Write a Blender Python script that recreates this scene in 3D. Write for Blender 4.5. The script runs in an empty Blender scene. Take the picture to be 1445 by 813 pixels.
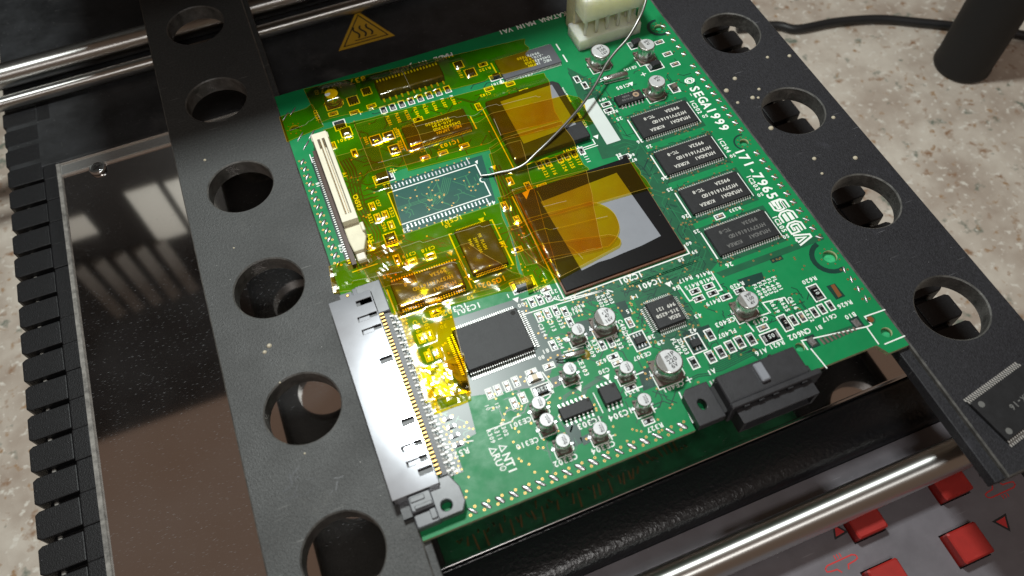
import bpy, bmesh, math, random
import numpy as np
from mathutils import Matrix, Vector
random.seed(7)
S = 0.001                                   # work in millimetres, scene in metres
SC = bpy.context.scene
COL = SC.collection

# ---------------------------------------------------------------- camera
FPX = 1104.41293
RV = np.array([-0.5409408961533104, -0.08131248133876155, -0.37863009338206227])
TV = np.array([-84.29876256186895, -67.76255782480713, 277.64081045972205])
_t = np.linalg.norm(RV); _k = RV/_t
_K = np.array([[0,-_k[2],_k[1]],[_k[2],0,-_k[0]],[-_k[1],_k[0],0]])
RM = np.eye(3)+math.sin(_t)*_K+(1-math.cos(_t))*_K@_K
CP = -RM.T@TV                               # camera in (right, down, depth) board axes
def P(px, py, z=0.0):
    """photo pixel -> board coordinates (mm) on the level z"""
    d = RM.T@np.array([(px-722.5)/FPX, (py-406.5)/FPX, 1.0])
    t = (-z-CP[2])/d[2]; X = CP+t*d
    return float(X[0]), float(-X[1])
_f = np.diag([1,-1,-1.0])
r = _f@RM.T@np.array([1,0,0]); u = -_f@RM.T@np.array([0,1,0]); b = -_f@RM.T@np.array([0,0,1])
c = _f@CP*S
cam = bpy.data.cameras.new('camera'); camo = bpy.data.objects.new('camera', cam); COL.objects.link(camo)
camo.matrix_world = Matrix(((r[0],u[0],b[0],c[0]),(r[1],u[1],b[1],c[1]),(r[2],u[2],b[2],c[2]),(0,0,0,1)))
cam.sensor_width = 36; cam.lens = FPX/1445*36; cam.clip_start = 0.01; cam.clip_end = 20
cam.dof.use_dof = True; cam.dof.focus_distance = 0.262; cam.dof.aperture_fstop = 15.0
SC.camera = camo

# ---------------------------------------------------------------- world, lamp, exposure
w = bpy.data.worlds.new('World'); SC.world = w; w.use_nodes = True
bg = w.node_tree.nodes['Background']; bg.inputs[0].default_value = (0.30, 0.205, 0.15, 1); bg.inputs[1].default_value = 0.40
def area_lamp(name, loc, aim, size, watts, col):
    l = bpy.data.lights.new(name, 'AREA'); l.shape = 'SQUARE'; l.size = size*S; l.energy = watts; l.color = col
    o = bpy.data.objects.new(name, l); COL.objects.link(o); o.location = [q*S for q in loc]
    o.rotation_euler = (Vector(aim)-Vector(loc)).to_track_quat('-Z', 'Y').to_euler(); return o
area_lamp('work_lamp', (37.5, 66, 435), (62, -90, 0), 62, 2.5, (0.94, 1.0, 0.98))      # desk lamp beyond the board
area_lamp('head_lamp', (20, -345, 410), (60, -110, 0), 80, 0.58, (1.0, 0.98, 0.95))     # lamp worn beside the camera
SC.view_settings.view_transform = 'Standard'; SC.view_settings.look = 'None'
SC.view_settings.exposure = 0.0; SC.view_settings.gamma = 1.0; SC.view_settings.use_curve_mapping = False
SC.cycles.max_bounces = 10; SC.cycles.transparent_max_bounces = 24; SC.cycles.glossy_bounces = 6
SC.cycles.caustics_reflective = True; SC.cycles.caustics_refractive = False
SC.cycles.sample_clamp_indirect = 6

# ---------------------------------------------------------------- materials
MATS = {}
def mat(name, col, rough=0.5, metal=0.0, var=0.0, vscale=200, bump=0.0, bscale=1500, spec=0.5, col2=None,
        speck=None, speck_scale=900, speck_size=0.1, rvar=0.0, rscale=300, coat=0.0, aniso=None, scratch=None, smudge=None, sss=0.0):
    if name in MATS: return MATS[name]
    m = bpy.data.materials.new(name); m.use_nodes = True; nt = m.node_tree; N = nt.nodes; L = nt.links
    p = N['Principled BSDF']; p.inputs['Base Color'].default_value = (*col, 1); p.inputs['Roughness'].default_value = rough
    p.inputs['Metallic'].default_value = metal; p.inputs['Specular IOR Level'].default_value = spec
    p.inputs['Coat Weight'].default_value = coat
    if sss: p.inputs['Subsurface Weight'].default_value = sss; p.inputs['Subsurface Radius'].default_value = (1, .95, .7); p.inputs['Subsurface Scale'].default_value = 0.014
    tc = N.new('ShaderNodeTexCoord')
    src = tc.outputs['Object']
    if aniso:
        mp = N.new('ShaderNodeMapping'); mp.inputs['Scale'].default_value = aniso; L.new(src, mp.inputs[0]); src = mp.outputs[0]
    out = None
    if var > 0 or col2:
        n = N.new('ShaderNodeTexNoise'); n.inputs['Scale'].default_value = vscale; n.inputs['Detail'].default_value = 6
        n.inputs['Roughness'].default_value = 0.65; L.new(src, n.inputs['Vector'])
        cr = N.new('ShaderNodeValToRGB'); L.new(n.outputs['Fac'], cr.inputs[0])
        cr.color_ramp.elements[0].position = 0.32; cr.color_ramp.elements[1].position = 0.68
        a = [max(0, x*(1-var)) for x in col]; bb = list(col2) if col2 else [min(1, x*(1+var)) for x in col]
        cr.color_ramp.elements[0].color = (*a, 1); cr.color_ramp.elements[1].color = (*bb, 1)
        out = cr.outputs[0]
    if speck:
        v = N.new('ShaderNodeTexVoronoi'); v.inputs['Scale'].default_value = speck_scale; L.new(src, v.inputs['Vector'])
        mr = N.new('ShaderNodeMapRange'); mr.inputs['From Min'].default_value = speck_size; mr.inputs['From Max'].default_value = speck_size*0.5
        L.new(v.outputs['Distance'], mr.inputs['Value'])
        sp = N.new('ShaderNodeSeparateColor'); L.new(v.outputs['Color'], sp.inputs[0])
        th = N.new('ShaderNodeMath'); th.operation = 'GREATER_THAN'; th.inputs[1].default_value = 0.72; L.new(sp.outputs[0], th.inputs[0])
        mu = N.new('ShaderNodeMath'); mu.operation = 'MULTIPLY'; L.new(mr.outputs[0], mu.inputs[0]); L.new(th.outputs[0], mu.inputs[1])
        mx = N.new('ShaderNodeMix'); mx.data_type = 'RGBA'; L.new(mu.outputs[0], mx.inputs['Factor'])
        if out: L.new(out, mx.inputs['A'])
        else: mx.inputs['A'].default_value = (*col, 1)
        mx.inputs['B'].default_value = (*speck, 1); out = mx.outputs['Result']
    def mixin(fac, colour):
        mx = N.new('ShaderNodeMix'); mx.data_type = 'RGBA'; L.new(fac, mx.inputs['Factor'])
        if out: L.new(out, mx.inputs['A'])
        else: mx.inputs['A'].default_value = (*col, 1)
        mx.inputs['B'].default_value = (*colour, 1); return mx.outputs['Result']
    if smudge:
        n = N.new('ShaderNodeTexNoise'); n.inputs['Scale'].default_value = smudge[1]; n.inputs['Detail'].default_value = 9; n.inputs['Roughness'].default_value = 0.72; n.inputs['Distortion'].default_value = 0.6; L.new(src, n.inputs['Vector'])
        mr = N.new('ShaderNodeMapRange'); mr.inputs['From Min'].default_value = smudge[2]; mr.inputs['From Max'].default_value = smudge[2]+.16; mr.inputs['To Max'].default_value = 0.8; L.new(n.outputs['Fac'], mr.inputs['Value'])
        out = mixin(mr.outputs[0], smudge[0])
    if scratch:
        for rot, seed in ((0.7, 2), (-0.9, 5), (1.5, 9)):
            mp = N.new('ShaderNodeMapping'); mp.inputs['Rotation'].default_value = (0, 0, rot); mp.inputs['Scale'].default_value = (1, 14, 1); mp.inputs['Location'].default_value = (seed, seed, 0); L.new(tc.outputs['Object'], mp.inputs[0])
            v = N.new('ShaderNodeTexVoronoi'); v.inputs['Scale'].default_value = scratch[1]; L.new(mp.outputs[0], v.inputs['Vector'])
            mr = N.new('ShaderNodeMapRange'); mr.inputs['From Min'].default_value = 0.13; mr.inputs['From Max'].default_value = 0.04; L.new(v.outputs['Distance'], mr.inputs['Value'])
            sp = N.new('ShaderNodeSeparateColor'); L.new(v.outputs['Color'], sp.inputs[0])
            th = N.new('ShaderNodeMapRange'); th.inputs['From Min'].default_value = scratch[2]; th.inputs['From Max'].default_value = 1.0; th.inputs['To Max'].default_value = 0.7; L.new(sp.outputs[0], th.inputs['Value'])
            mu = N.new('ShaderNodeMath'); mu.operation = 'MULTIPLY'; L.new(mr.outputs[0], mu.inputs[0]); L.new(th.outputs[0], mu.inputs[1])
            out = mixin(mu.outputs[0], scratch[0])
    if out: L.new(out, p.inputs['Base Color'])
    if rvar > 0:
        n = N.new('ShaderNodeTexNoise'); n.inputs['Scale'].default_value = rscale; n.inputs['Detail'].default_value = 8; L.new(src, n.inputs['Vector'])
        mr = N.new('ShaderNodeMapRange'); mr.inputs['From Min'].default_value = 0.3; mr.inputs['From Max'].default_value = 0.7
        mr.inputs['To Min'].default_value = max(0.02, rough-rvar); mr.inputs['To Max'].default_value = min(1, rough+rvar)
        L.new(n.outputs['Fac'], mr.inputs['Value']); L.new(mr.outputs[0], p.inputs['Roughness'])
    if bump > 0:
        n = N.new('ShaderNodeTexNoise'); n.inputs['Scale'].default_value = bscale; n.inputs['Detail'].default_value = 4; L.new(src, n.inputs['Vector'])
        bp = N.new('ShaderNodeBump'); bp.inputs['Strength'].default_value = bump; bp.inputs['Distance'].default_value = 0.0003
        L.new(n.outputs['Fac'], bp.inputs['Height']); L.new(bp.outputs[0], p.inputs['Normal'])
    MATS[name] = m; return m

mat('mask', (0.007, 0.195, 0.064), 0.40, spec=0.22, var=0.10, vscale=60, bump=0.04, bscale=2500, rvar=0.08)
mat('mask_dark', (0.004, 0.036, 0.026), 0.35, var=0.2, vscale=200)
mat('mask_mid', (0.008, 0.095, 0.042), 0.35, var=0.15, vscale=120)
mat('mask_trace', (0.014, 0.155, 0.062), 0.33)
mat('mask_window', (0.003, 0.072, 0.052), 0.3, var=0.15, vscale=120)
mat('board_edge', (0.34, 0.36, 0.20), 0.75, var=0.3, vscale=900)
mat('silk', (0.78, 0.80, 0.76), 0.6)
mat('solder', (0.46, 0.46, 0.47), 0.36, 1.0, bump=0.25, bscale=1200)
mat('lead', (0.60, 0.59, 0.565), 0.40, 0.62, var=0.12, vscale=1500)
mat('gold', (0.50, 0.31, 0.11), 0.45, 1.0)
mat('copper', (0.55, 0.24, 0.10), 0.4, 1.0)
mat('laminate', (0.16, 0.065, 0.03), 0.5, var=0.3, vscale=600)
mat('hole', (0.012, 0.011, 0.010), 0.8)
mat('epoxy', (0.013, 0.0135, 0.015), 0.5, bump=0.22, bscale=5200, var=0.25, vscale=400, spec=0.35, speck=(0.13, 0.13, 0.13), speck_scale=1100, speck_size=0.05)
mat('epoxy_gloss', (0.006, 0.006, 0.0065), 0.28, bump=0.03, bscale=900, spec=0.25, speck=(0.35, 0.35, 0.35), speck_scale=700, speck_size=0.06)
mat('marking', (0.55, 0.54, 0.50), 0.6)
mat('marking_dim', (0.12, 0.12, 0.115), 0.6)
mat('marking_dark', (0.03, 0.03, 0.03), 0.6)
mat('ceramic', (0.35, 0.24, 0.15), 0.5, var=0.15, vscale=800)
mat('cream_ceramic', (0.55, 0.46, 0.32), 0.45)
mat('resist', (0.015, 0.015, 0.016), 0.4)
mat('can', (0.66, 0.66, 0.64), 0.30, 1.0, rvar=0.06, rscale=900)
mat('can_top', (0.48, 0.485, 0.49), 0.48, 0.25, var=0.10, vscale=600, bump=0.05, bscale=4000)
mat('can_print', (0.17, 0.165, 0.15), 0.55, var=0.12, vscale=900)
mat('cap_base', (0.12, 0.085, 0.07), 0.5, var=0.25, vscale=500)
mat('shield', (0.58, 0.60, 0.645), 0.105, 0.72, scratch=((0.75, 0.76, 0.8), 60, .8), var=0.05, vscale=90, rvar=0.012, rscale=60)
mat('black_plastic', (0.020, 0.020, 0.023), 0.42, bump=0.10, bscale=2500, var=0.25, vscale=300)
mat('grey_plastic', (0.10, 0.105, 0.115), 0.32, var=0.3, vscale=250)
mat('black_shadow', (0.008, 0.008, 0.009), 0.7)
mat('cream_plastic', (0.70, 0.66, 0.52), 0.38, var=0.05, vscale=150)
mat('beige_plastic', (0.62, 0.58, 0.42), 0.45, var=0.08, vscale=200)
mat('natural_nylon', (0.86, 0.85, 0.62), 0.42, var=0.07, vscale=250, sss=0.9)
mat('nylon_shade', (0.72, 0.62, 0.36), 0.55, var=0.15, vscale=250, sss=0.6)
mat('brown_contact', (0.06, 0.03, 0.02), 0.45)
mat('chip_glare_grey', (0.085, 0.088, 0.10), 0.45, var=0.08, vscale=200)  # grey of the glare on the chip top, put into the body colour
mat('label_grey', (0.20, 0.21, 0.235), 0.42, var=0.04, vscale=200, bump=0.04, bscale=3000)
mat('sticker', (0.55, 0.60, 0.575), 0.45, var=0.03, vscale=120)
mat('rail', (0.046, 0.047, 0.046), 0.55, bump=0.5, bscale=2600, var=0.38, vscale=1500, speck=(0.34, 0.33, 0.31), speck_scale=300, speck_size=0.045, spec=0.4, rvar=0.1, rscale=60, scratch=((0.20, 0.20, 0.19), 55, .86), smudge=((0.085, 0.085, 0.08), 26, .58))
mat('rail_right', (0.017, 0.017, 0.020), 0.55, bump=0.6, bscale=2200, var=0.4, vscale=1200, speck=(0.25, 0.25, 0.27), speck_scale=420, speck_size=0.05, spec=0.3, rvar=0.12, rscale=50, scratch=((0.14, 0.14, 0.15), 60, .80), smudge=((0.05, 0.05, 0.062), 30, .60))
mat('rail_edge', (0.075, 0.073, 0.068), 0.42, bump=0.4, bscale=1500, var=0.5, vscale=300, smudge=((0.26, 0.25, 0.23), 120, .60))
mat('resin', (0.22, 0.17, 0.02), 0.3, var=0.3, vscale=500)
mat('flux', (0.45, 0.40, 0.30), 0.3)
mat('deck', (0.020, 0.021, 0.023), 0.5, var=0.6, vscale=70, bump=0.35, bscale=2600, speck=(0.16, 0.16, 0.16), speck_scale=600, speck_size=0.12, scratch=((0.12, 0.12, 0.12), 70, .8), smudge=((0.085, 0.085, 0.083), 22, .56))
mat('housing', (0.007, 0.007, 0.008), 0.5, bump=0.4, bscale=2400, var=0.4, vscale=600, speck=(0.12, 0.12, 0.13), speck_scale=700, speck_size=0.09, spec=0.35, smudge=((0.035, 0.034, 0.033), 40, .60))
mat('dust_edge', (0.20, 0.19, 0.175), 0.8, var=0.5, vscale=400)
mat('steel', (0.78, 0.775, 0.75), 0.09, 0.80, rvar=0.03, rscale=160, spec=0.8, smudge=((0.48, 0.45, 0.40), 80, .64), scratch=((0.35, 0.33, 0.30), 60, .85))
mat('chrome', (0.75, 0.76, 0.77), 0.16, 1.0)
mat('leather', (0.014, 0.0145, 0.017), 0.30, bump=0.75, bscale=780, spec=0.6)
mat('control', (0.165, 0.154, 0.170), 0.38, 0.25, var=0.10, vscale=90, bump=0.05, bscale=900, rvar=0.1, rscale=120, speck=(0.45, 0.45, 0.46), speck_scale=380, speck_size=0.05, scratch=((0.34, 0.33, 0.35), 45, .84), smudge=((0.19, 0.18, 0.19), 28, .58))
mat('red_button', (0.30, 0.014, 0.010), 0.5, var=0.10, vscale=200, smudge=((0.30, 0.02, 0.015), 120, .58), scratch=((0.55, 0.10, 0.08), 90, .8))
mat('red_print', (0.50, 0.03, 0.03), 0.5)
mat('black_print', (0.015, 0.015, 0.016), 0.5)
mat('sign_yellow', (0.62, 0.36, 0.02), 0.5, var=0.06, vscale=100)
mat('wire', (0.30, 0.295, 0.28), 0.35, 0.9, var=0.1, vscale=500)
mat('cable', (0.012, 0.012, 0.013), 0.45)
mat('post', (0.005, 0.0045, 0.0045), 0.6)
mat('underside', (0.03, 0.34, 0.14), 0.4, var=0.5, vscale=150)

def rod_mat():
    m = mat('rod_steel', (0.74, 0.735, 0.71), 0.42, 1.0, smudge=((0.50, 0.47, 0.42), 80, .66)); nt = m.node_tree; p = nt.nodes['Principled BSDF']
    t = nt.nodes.new('ShaderNodeTangent'); t.direction_type = 'RADIAL'; t.axis = 'X'; nt.links.new(t.outputs[0], p.inputs['Tangent'])
    p.inputs['Anisotropic'].default_value = 0.93; p.inputs['Anisotropic Rotation'].default_value = 0.25
rod_mat()
def counter_mat():
    m = bpy.data.materials.new('countertop'); m.use_nodes = True; nt = m.node_tree; N = nt.nodes; L = nt.links
    p = N['Principled BSDF']; p.inputs['Roughness'].default_value = 0.5
    tc = N.new('ShaderNodeTexCoord'); last = None
    n0 = N.new('ShaderNodeTexNoise'); n0.inputs['Scale'].default_value = 45; n0.inputs['Detail'].default_value = 6; L.new(tc.outputs['Object'], n0.inputs['Vector'])
    cr = N.new('ShaderNodeValToRGB'); L.new(n0.outputs[0], cr.inputs[0])
    cr.color_ramp.elements[0].position = .3; cr.color_ramp.elements[0].color = (0.36, 0.29, 0.235, 1)
    cr.color_ramp.elements[1].position = .7; cr.color_ramp.elements[1].color = (0.60, 0.545, 0.47, 1)
    last = cr.outputs[0]
    for sc, dt, lo_, hi, col in ((130, 3, .60, .72, (0.26, 0.15, 0.085)), (115, 3, .63, .72, (0.16, 0.18, 0.145)), (260, 2, .58, .70, (0.66, 0.62, 0.55)), (190, 3, .62, .72, (0.34, 0.22, 0.13))):
        n = N.new('ShaderNodeTexNoise'); n.inputs['Scale'].default_value = sc; n.inputs['Detail'].default_value = dt
        mp = N.new('ShaderNodeMapping'); mp.inputs['Location'].default_value = (sc, sc*.37, 3); L.new(tc.outputs['Object'], mp.inputs[0]); L.new(mp.outputs[0], n.inputs['Vector'])
        mr = N.new('ShaderNodeMapRange'); mr.inputs['From Min'].default_value = lo_; mr.inputs['From Max'].default_value = hi; L.new(n.outputs[0], mr.inputs['Value'])
        mx = N.new('ShaderNodeMix'); mx.data_type = 'RGBA'; L.new(mr.outputs[0], mx.inputs['Factor']); L.new(last, mx.inputs['A']); mx.inputs['B'].default_value = (*col, 1)
        last = mx.outputs['Result']
    L.new(last, p.inputs['Base Color'])
    v = N.new('ShaderNodeTexVoronoi'); v.inputs['Scale'].default_value = 160; L.new(tc.outputs['Object'], v.inputs['Vector'])
    bp = N.new('ShaderNodeBump'); bp.inputs['Strength'].default_value = 0.35; bp.inputs['Distance'].default_value = 0.001; L.new(v.outputs['Distance'], bp.inputs['Height']); L.new(bp.outputs[0], p.inputs['Normal'])
    MATS['countertop'] = m
counter_mat()

def glass_plate_mat():
    """polished dark plate, scratched and dusty"""
    m = bpy.data.materials.new('polished_plate'); m.use_nodes = True; nt = m.node_tree; N = nt.nodes; L = nt.links
    p = N['Principled BSDF']; p.inputs['Base Color'].default_value = (0.72, 0.67, 0.64, 1); p.inputs['Metallic'].default_value = 1.0
    p.inputs['Roughness'].default_value = 0.05
    tc = N.new('ShaderNodeTexCoord')
    last = None
    for rot, seed in ((0.5, 0), (-0.4, 3), (1.15, 7)):
        mp = N.new('ShaderNodeMapping'); mp.inputs['Rotation'].default_value = (0, 0, rot); mp.inputs['Scale'].default_value = (1, 11, 1); mp.inputs['Location'].default_value = (seed, seed, 0)
        L.new(tc.outputs['Object'], mp.inputs[0])
        v = N.new('ShaderNodeTexVoronoi'); v.inputs['Scale'].default_value = 300; v.inputs['Randomness'].default_value = 1; L.new(mp.outputs[0], v.inputs['Vector'])
        mr = N.new('ShaderNodeMapRange'); mr.inputs['From Min'].default_value = 0.16; mr.inputs['From Max'].default_value = 0.05; L.new(v.outputs['Distance'], mr.inputs['Value'])
        sp = N.new('ShaderNodeSeparateColor'); L.new(v.outputs['Color'], sp.inputs[0])
        th = N.new('ShaderNodeMapRange'); th.inputs['From Min'].default_value = 0.5; th.inputs['From Max'].default_value = 1.15; L.new(sp.outputs[0], th.inputs['Value'])
        mu = N.new('ShaderNodeMath'); mu.operation = 'MULTIPLY'; L.new(mr.outputs[0], mu.inputs[0]); L.new(th.outputs[0], mu.inputs[1])
        if last is None: last = mu.outputs[0]
        else:
            ad = N.new('ShaderNodeMath'); ad.operation = 'MAXIMUM'; L.new(last, ad.inputs[0]); L.new(mu.outputs[0], ad.inputs[1]); last = ad.outputs[0]
    n = N.new('ShaderNodeTexNoise'); n.inputs['Scale'].default_value = 25; n.inputs['Detail'].default_value = 8; L.new(tc.outputs['Object'], n.inputs['Vector'])
    hz = N.new('ShaderNodeMapRange'); hz.inputs['From Min'].default_value = .35; hz.inputs['From Max'].default_value = .75; hz.inputs['To Min'].default_value = 0.006; hz.inputs['To Max'].default_value = 0.05; L.new(n.outputs[0], hz.inputs['Value'])
    d = N.new('ShaderNodeBsdfDiffuse'); d.inputs[0].default_value = (0.30, 0.30, 0.31, 1)
    ad = N.new('ShaderNodeMath'); ad.operation = 'ADD'; ad.use_clamp = True; L.new(last, ad.inputs[0]); L.new(hz.outputs[0], ad.inputs[1])
    ms = N.new('ShaderNodeMixShader'); L.new(ad.outputs[0], ms.inputs[0]); L.new(p.outputs[0], ms.inputs[1]); L.new(d.outputs[0], ms.inputs[2])
    L.new(ms.outputs[0], N['Material Output'].inputs[0])
    MATS['polished_plate'] = m
glass_plate_mat()

def tape_mat():
    m = bpy.data.materials.new('polyimide_tape'); m.use_nodes = True; nt = m.node_tree; N = nt.nodes; L = nt.links
    N.remove(N['Principled BSDF'])
    t = N.new('ShaderNodeBsdfTransparent')
    g = N.new('ShaderNodeBsdfGlossy'); g.inputs['Color'].default_value = (1, 0.97, 0.86, 1); g.inputs['Roughness'].default_value = 0.13
    tr = N.new('ShaderNodeBsdfDiffuse'); tr.inputs['Color'].default_value = (0.58, 0.36, 0.005, 1)
    tc = N.new('ShaderNodeTexCoord')
    nn = N.new('ShaderNodeTexNoise'); nn.inputs['Scale'].default_value = 85; nn.inputs['Detail'].default_value = 7; L.new(tc.outputs['Object'], nn.inputs['Vector'])
    cr = N.new('ShaderNodeValToRGB'); cr.color_ramp.elements[0].position = .36; cr.color_ramp.elements[0].color = (0.99, 0.87, 0.035, 1); cr.color_ramp.elements[1].position = .68; cr.color_ramp.elements[1].color = (0.97, 0.735, 0.02, 1)
    L.new(nn.outputs[0], cr.inputs[0]); L.new(cr.outputs[0], t.inputs[0])
    n = N.new('ShaderNodeTexNoise'); n.inputs['Scale'].default_value = 260; n.inputs['Detail'].default_value = 3; L.new(tc.outputs['Object'], n.inputs['Vector'])
    bp = N.new('ShaderNodeBump'); bp.inputs['Strength'].default_value = 0.16; bp.inputs['Distance'].default_value = 0.0005
    L.new(n.outputs[0], bp.inputs['Height']); L.new(bp.outputs[0], g.inputs['Normal'])
    fr = N.new('ShaderNodeFresnel'); fr.inputs[0].default_value = 1.45
    m1 = N.new('ShaderNodeMixShader'); m1.inputs[0].default_value = 0.02; L.new(t.outputs[0], m1.inputs[1]); L.new(tr.outputs[0], m1.inputs[2])
    m2 = N.new('ShaderNodeMixShader'); L.new(fr.outputs[0], m2.inputs[0]); L.new(m1.outputs[0], m2.inputs[1]); L.new(g.outputs[0], m2.inputs[2])
    L.new(m2.outputs[0], N['Material Output'].inputs[0])
    MATS['tape'] = m
    m = bpy.data.materials.new('tape_edge'); m.use_nodes = True; nt = m.node_tree; N = nt.nodes; L = nt.links
    p = N['Principled BSDF']; p.inputs['Base Color'].default_value = (0.72, 0.46, 0.05, 1); p.inputs['Roughness'].default_value = 0.3
    t = N.new('ShaderNodeBsdfTransparent'); t.inputs[0].default_value = (0.97, 0.8, 0.1, 1); ms = N.new('ShaderNodeMixShader'); ms.inputs[0].default_value = 0.38
    L.new(t.outputs[0], ms.inputs[1]); L.new(p.outputs[0], ms.inputs[2]); L.new(ms.outputs[0], N['Material Output'].inputs[0]); MATS['tape_edge'] = m
    m = m.copy(); m.name = 'tape_crease'; N = m.node_tree.nodes; N['Principled BSDF'].inputs['Base Color'].default_value = (0.8, 0.72, 0.5, 1); N['Mix Shader'].inputs[0].default_value = 0.42; MATS['tape_crease'] = m
tape_mat()

# ---------------------------------------------------------------- mesh helpers
def rot2(x, y, a):
    c_, s_ = math.cos(a), math.sin(a); return x*c_-y*s_, x*s_+y*c_
class MB:
    def __init__(self): self.v = []; self.f = []; self.m = []; self.s = []
    def add(self, vs, fs, m=0, smooth=False):
        o = len(self.v); self.v += [tuple(float(q) for q in a) for a in vs]
        for f in fs: self.f.append([i+o for i in f]); self.m.append(m); self.s.append(smooth)
    def box(self, x0, x1, y0, y1, z0, z1, m=0, a=0.0, taper=0.0):
        cx, cy = (x0+x1)/2, (y0+y1)/2; vs = []
        for z, t in ((z0, 0), (z1, taper)):
            for sx, sy in ((-1,-1),(1,-1),(1,1),(-1,1)):
                dx, dy = rot2(sx*(abs(x1-x0)/2-t), sy*(abs(y1-y0)/2-t), a); vs.append((cx+dx, cy+dy, z))
        self.add(vs, [(3,2,1,0),(4,5,6,7),(0,1,5,4),(1,2,6,5),(2,3,7,6),(3,0,4,7)], m)
    def bbox(self, x0, x1, y0, y1, z0, z1, m=0, bev=0.3, a=0.0):
        """box with chamfered top and vertical edges"""
        cx, cy = (x0+x1)/2, (y0+y1)/2; hx, hy = abs(x1-x0)/2, abs(y1-y0)/2
        def ring(i, z):
            e = bev
            pts = [(-hx+i+e,-hy+i),(hx-i-e,-hy+i),(hx-i,-hy+i+e),(hx-i,hy-i-e),(hx-i-e,hy-i),(-hx+i+e,hy-i),(-hx+i,hy-i-e),(-hx+i,-hy+i+e)]
            return [(cx+rot2(x,y,a)[0], cy+rot2(x,y,a)[1], z) for x, y in pts]
        vs = ring(0, z0)+ring(0, z1-bev)+ring(bev, z1)
        fs = [tuple(range(7,-1,-1)), tuple(range(16,24))]
        for k in range(2):
            for i in range(8): j = (i+1) % 8; fs.append((k*8+i, k*8+j, k*8+8+j, k*8+8+i))
        self.add(vs, fs, m)
    def prism(self, pts, z0, z1, m=0):
        n = len(pts); ar = sum(pts[i][0]*pts[(i+1)%n][1]-pts[(i+1)%n][0]*pts[i][1] for i in range(n))
        if ar < 0: pts = pts[::-1]
        vs = [(x, y, z0) for x, y in pts]+[(x, y, z1) for x, y in pts]
        self.add(vs, [tuple(range(n-1,-1,-1)), tuple(range(n,2*n))]+[(i,(i+1)%n,n+(i+1)%n,n+i) for i in range(n)], m)
    def poly(self, pts, z, m=0):
        n = len(pts); ar = sum(pts[i][0]*pts[(i+1)%n][1]-pts[(i+1)%n][0]*pts[i][1] for i in range(n))
        if ar < 0: pts = pts[::-1]
        self.add([(x, y, z) for x, y in pts], [tuple(range(n))], m)
    def lathe(self, prof, n=28, cx=0, cy=0, m=0, smooth=True, mats=None):
        vs = []
        for rr, z in prof:
            for i in range(n): a = 2*math.pi*i/n; vs.append((cx+rr*math.cos(a), cy+rr*math.sin(a), z))
        o = len(self.v); self.v += vs
        for k in range(len(prof)-1):
            for i in range(n):
                j = (i+1) % n; self.f.append([o+k*n+i, o+k*n+j, o+(k+1)*n+j, o+(k+1)*n+i]); self.m.append(mats[k] if mats else m); self.s.append(smooth)
        self.add(vs[-n:], [tuple(range(n))], mats[-1] if mats else m)
    def tube(self, pts, rad, n=10, m=0, caps=True):
        pts = [np.array(p_, float) for p_ in pts]; vs = []; K = len(pts); prev = None
        for i in range(K):
            t = pts[min(i+1, K-1)]-pts[max(i-1, 0)]; t /= np.linalg.norm(t)
            if prev is None:
                ref = np.array([0,0,1.0]) if abs(t[2]) < .9 else np.array([1.0,0,0]); a = np.cross(t, ref)
            else: a = prev-np.dot(prev, t)*t
            a /= np.linalg.norm(a); prev = a; bb = np.cross(t, a); rr = rad[i] if hasattr(rad, '__len__') else rad
            for k in range(n): an = 2*math.pi*k/n; vs.append(pts[i]+rr*(math.cos(an)*a+math.sin(an)*bb))
        fs = [(i*n+k, i*n+(k+1)%n, (i+1)*n+(k+1)%n, (i+1)*n+k) for i in range(K-1) for k in range(n)]
        self.add(vs, fs, m, True)
        if caps: self.add(vs[:n], [tuple(range(n-1, -1, -1))], m); self.add(vs[-n:], [tuple(range(n))], m)
    def line(self, pts, wd, z, m=0, closed=False, ):
        """flat mitred polyline"""
        n = len(pts); L_, R_ = [], []
        for i in range(n):
            p0 = pts[i-1] if (i > 0 or closed) else None; p1 = pts[(i+1) % n] if (i < n-1 or closed) else None
            p_ = pts[i]; ds = []
            for q0, q1 in ((p0, p_), (p_, p1)):
                if q0 is None or q1 is None: continue
                dx, dy = q1[0]-q0[0], q1[1]-q0[1]; l = math.hypot(dx, dy) or 1; ds.append((dx/l, dy/l))
            tx = sum(d[0] for d in ds); ty = sum(d[1] for d in ds); l = math.hypot(tx, ty) or 1; tx /= l; ty /= l
            k = 1.0
            if len(ds) == 2: k = 1/max(0.5, tx*ds[0][0]+ty*ds[0][1])
            nx, ny = -ty*wd/2*k, tx*wd/2*k
            L_.append((p_[0]+nx, p_[1]+ny, z)); R_.append((p_[0]-nx, p_[1]-ny, z))
        vs = L_+R_; fs = [(i, n+i, n+(i+1)%n, (i+1)%n) for i in range(n if closed else n-1)]
        self.add(vs, fs, m)
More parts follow.
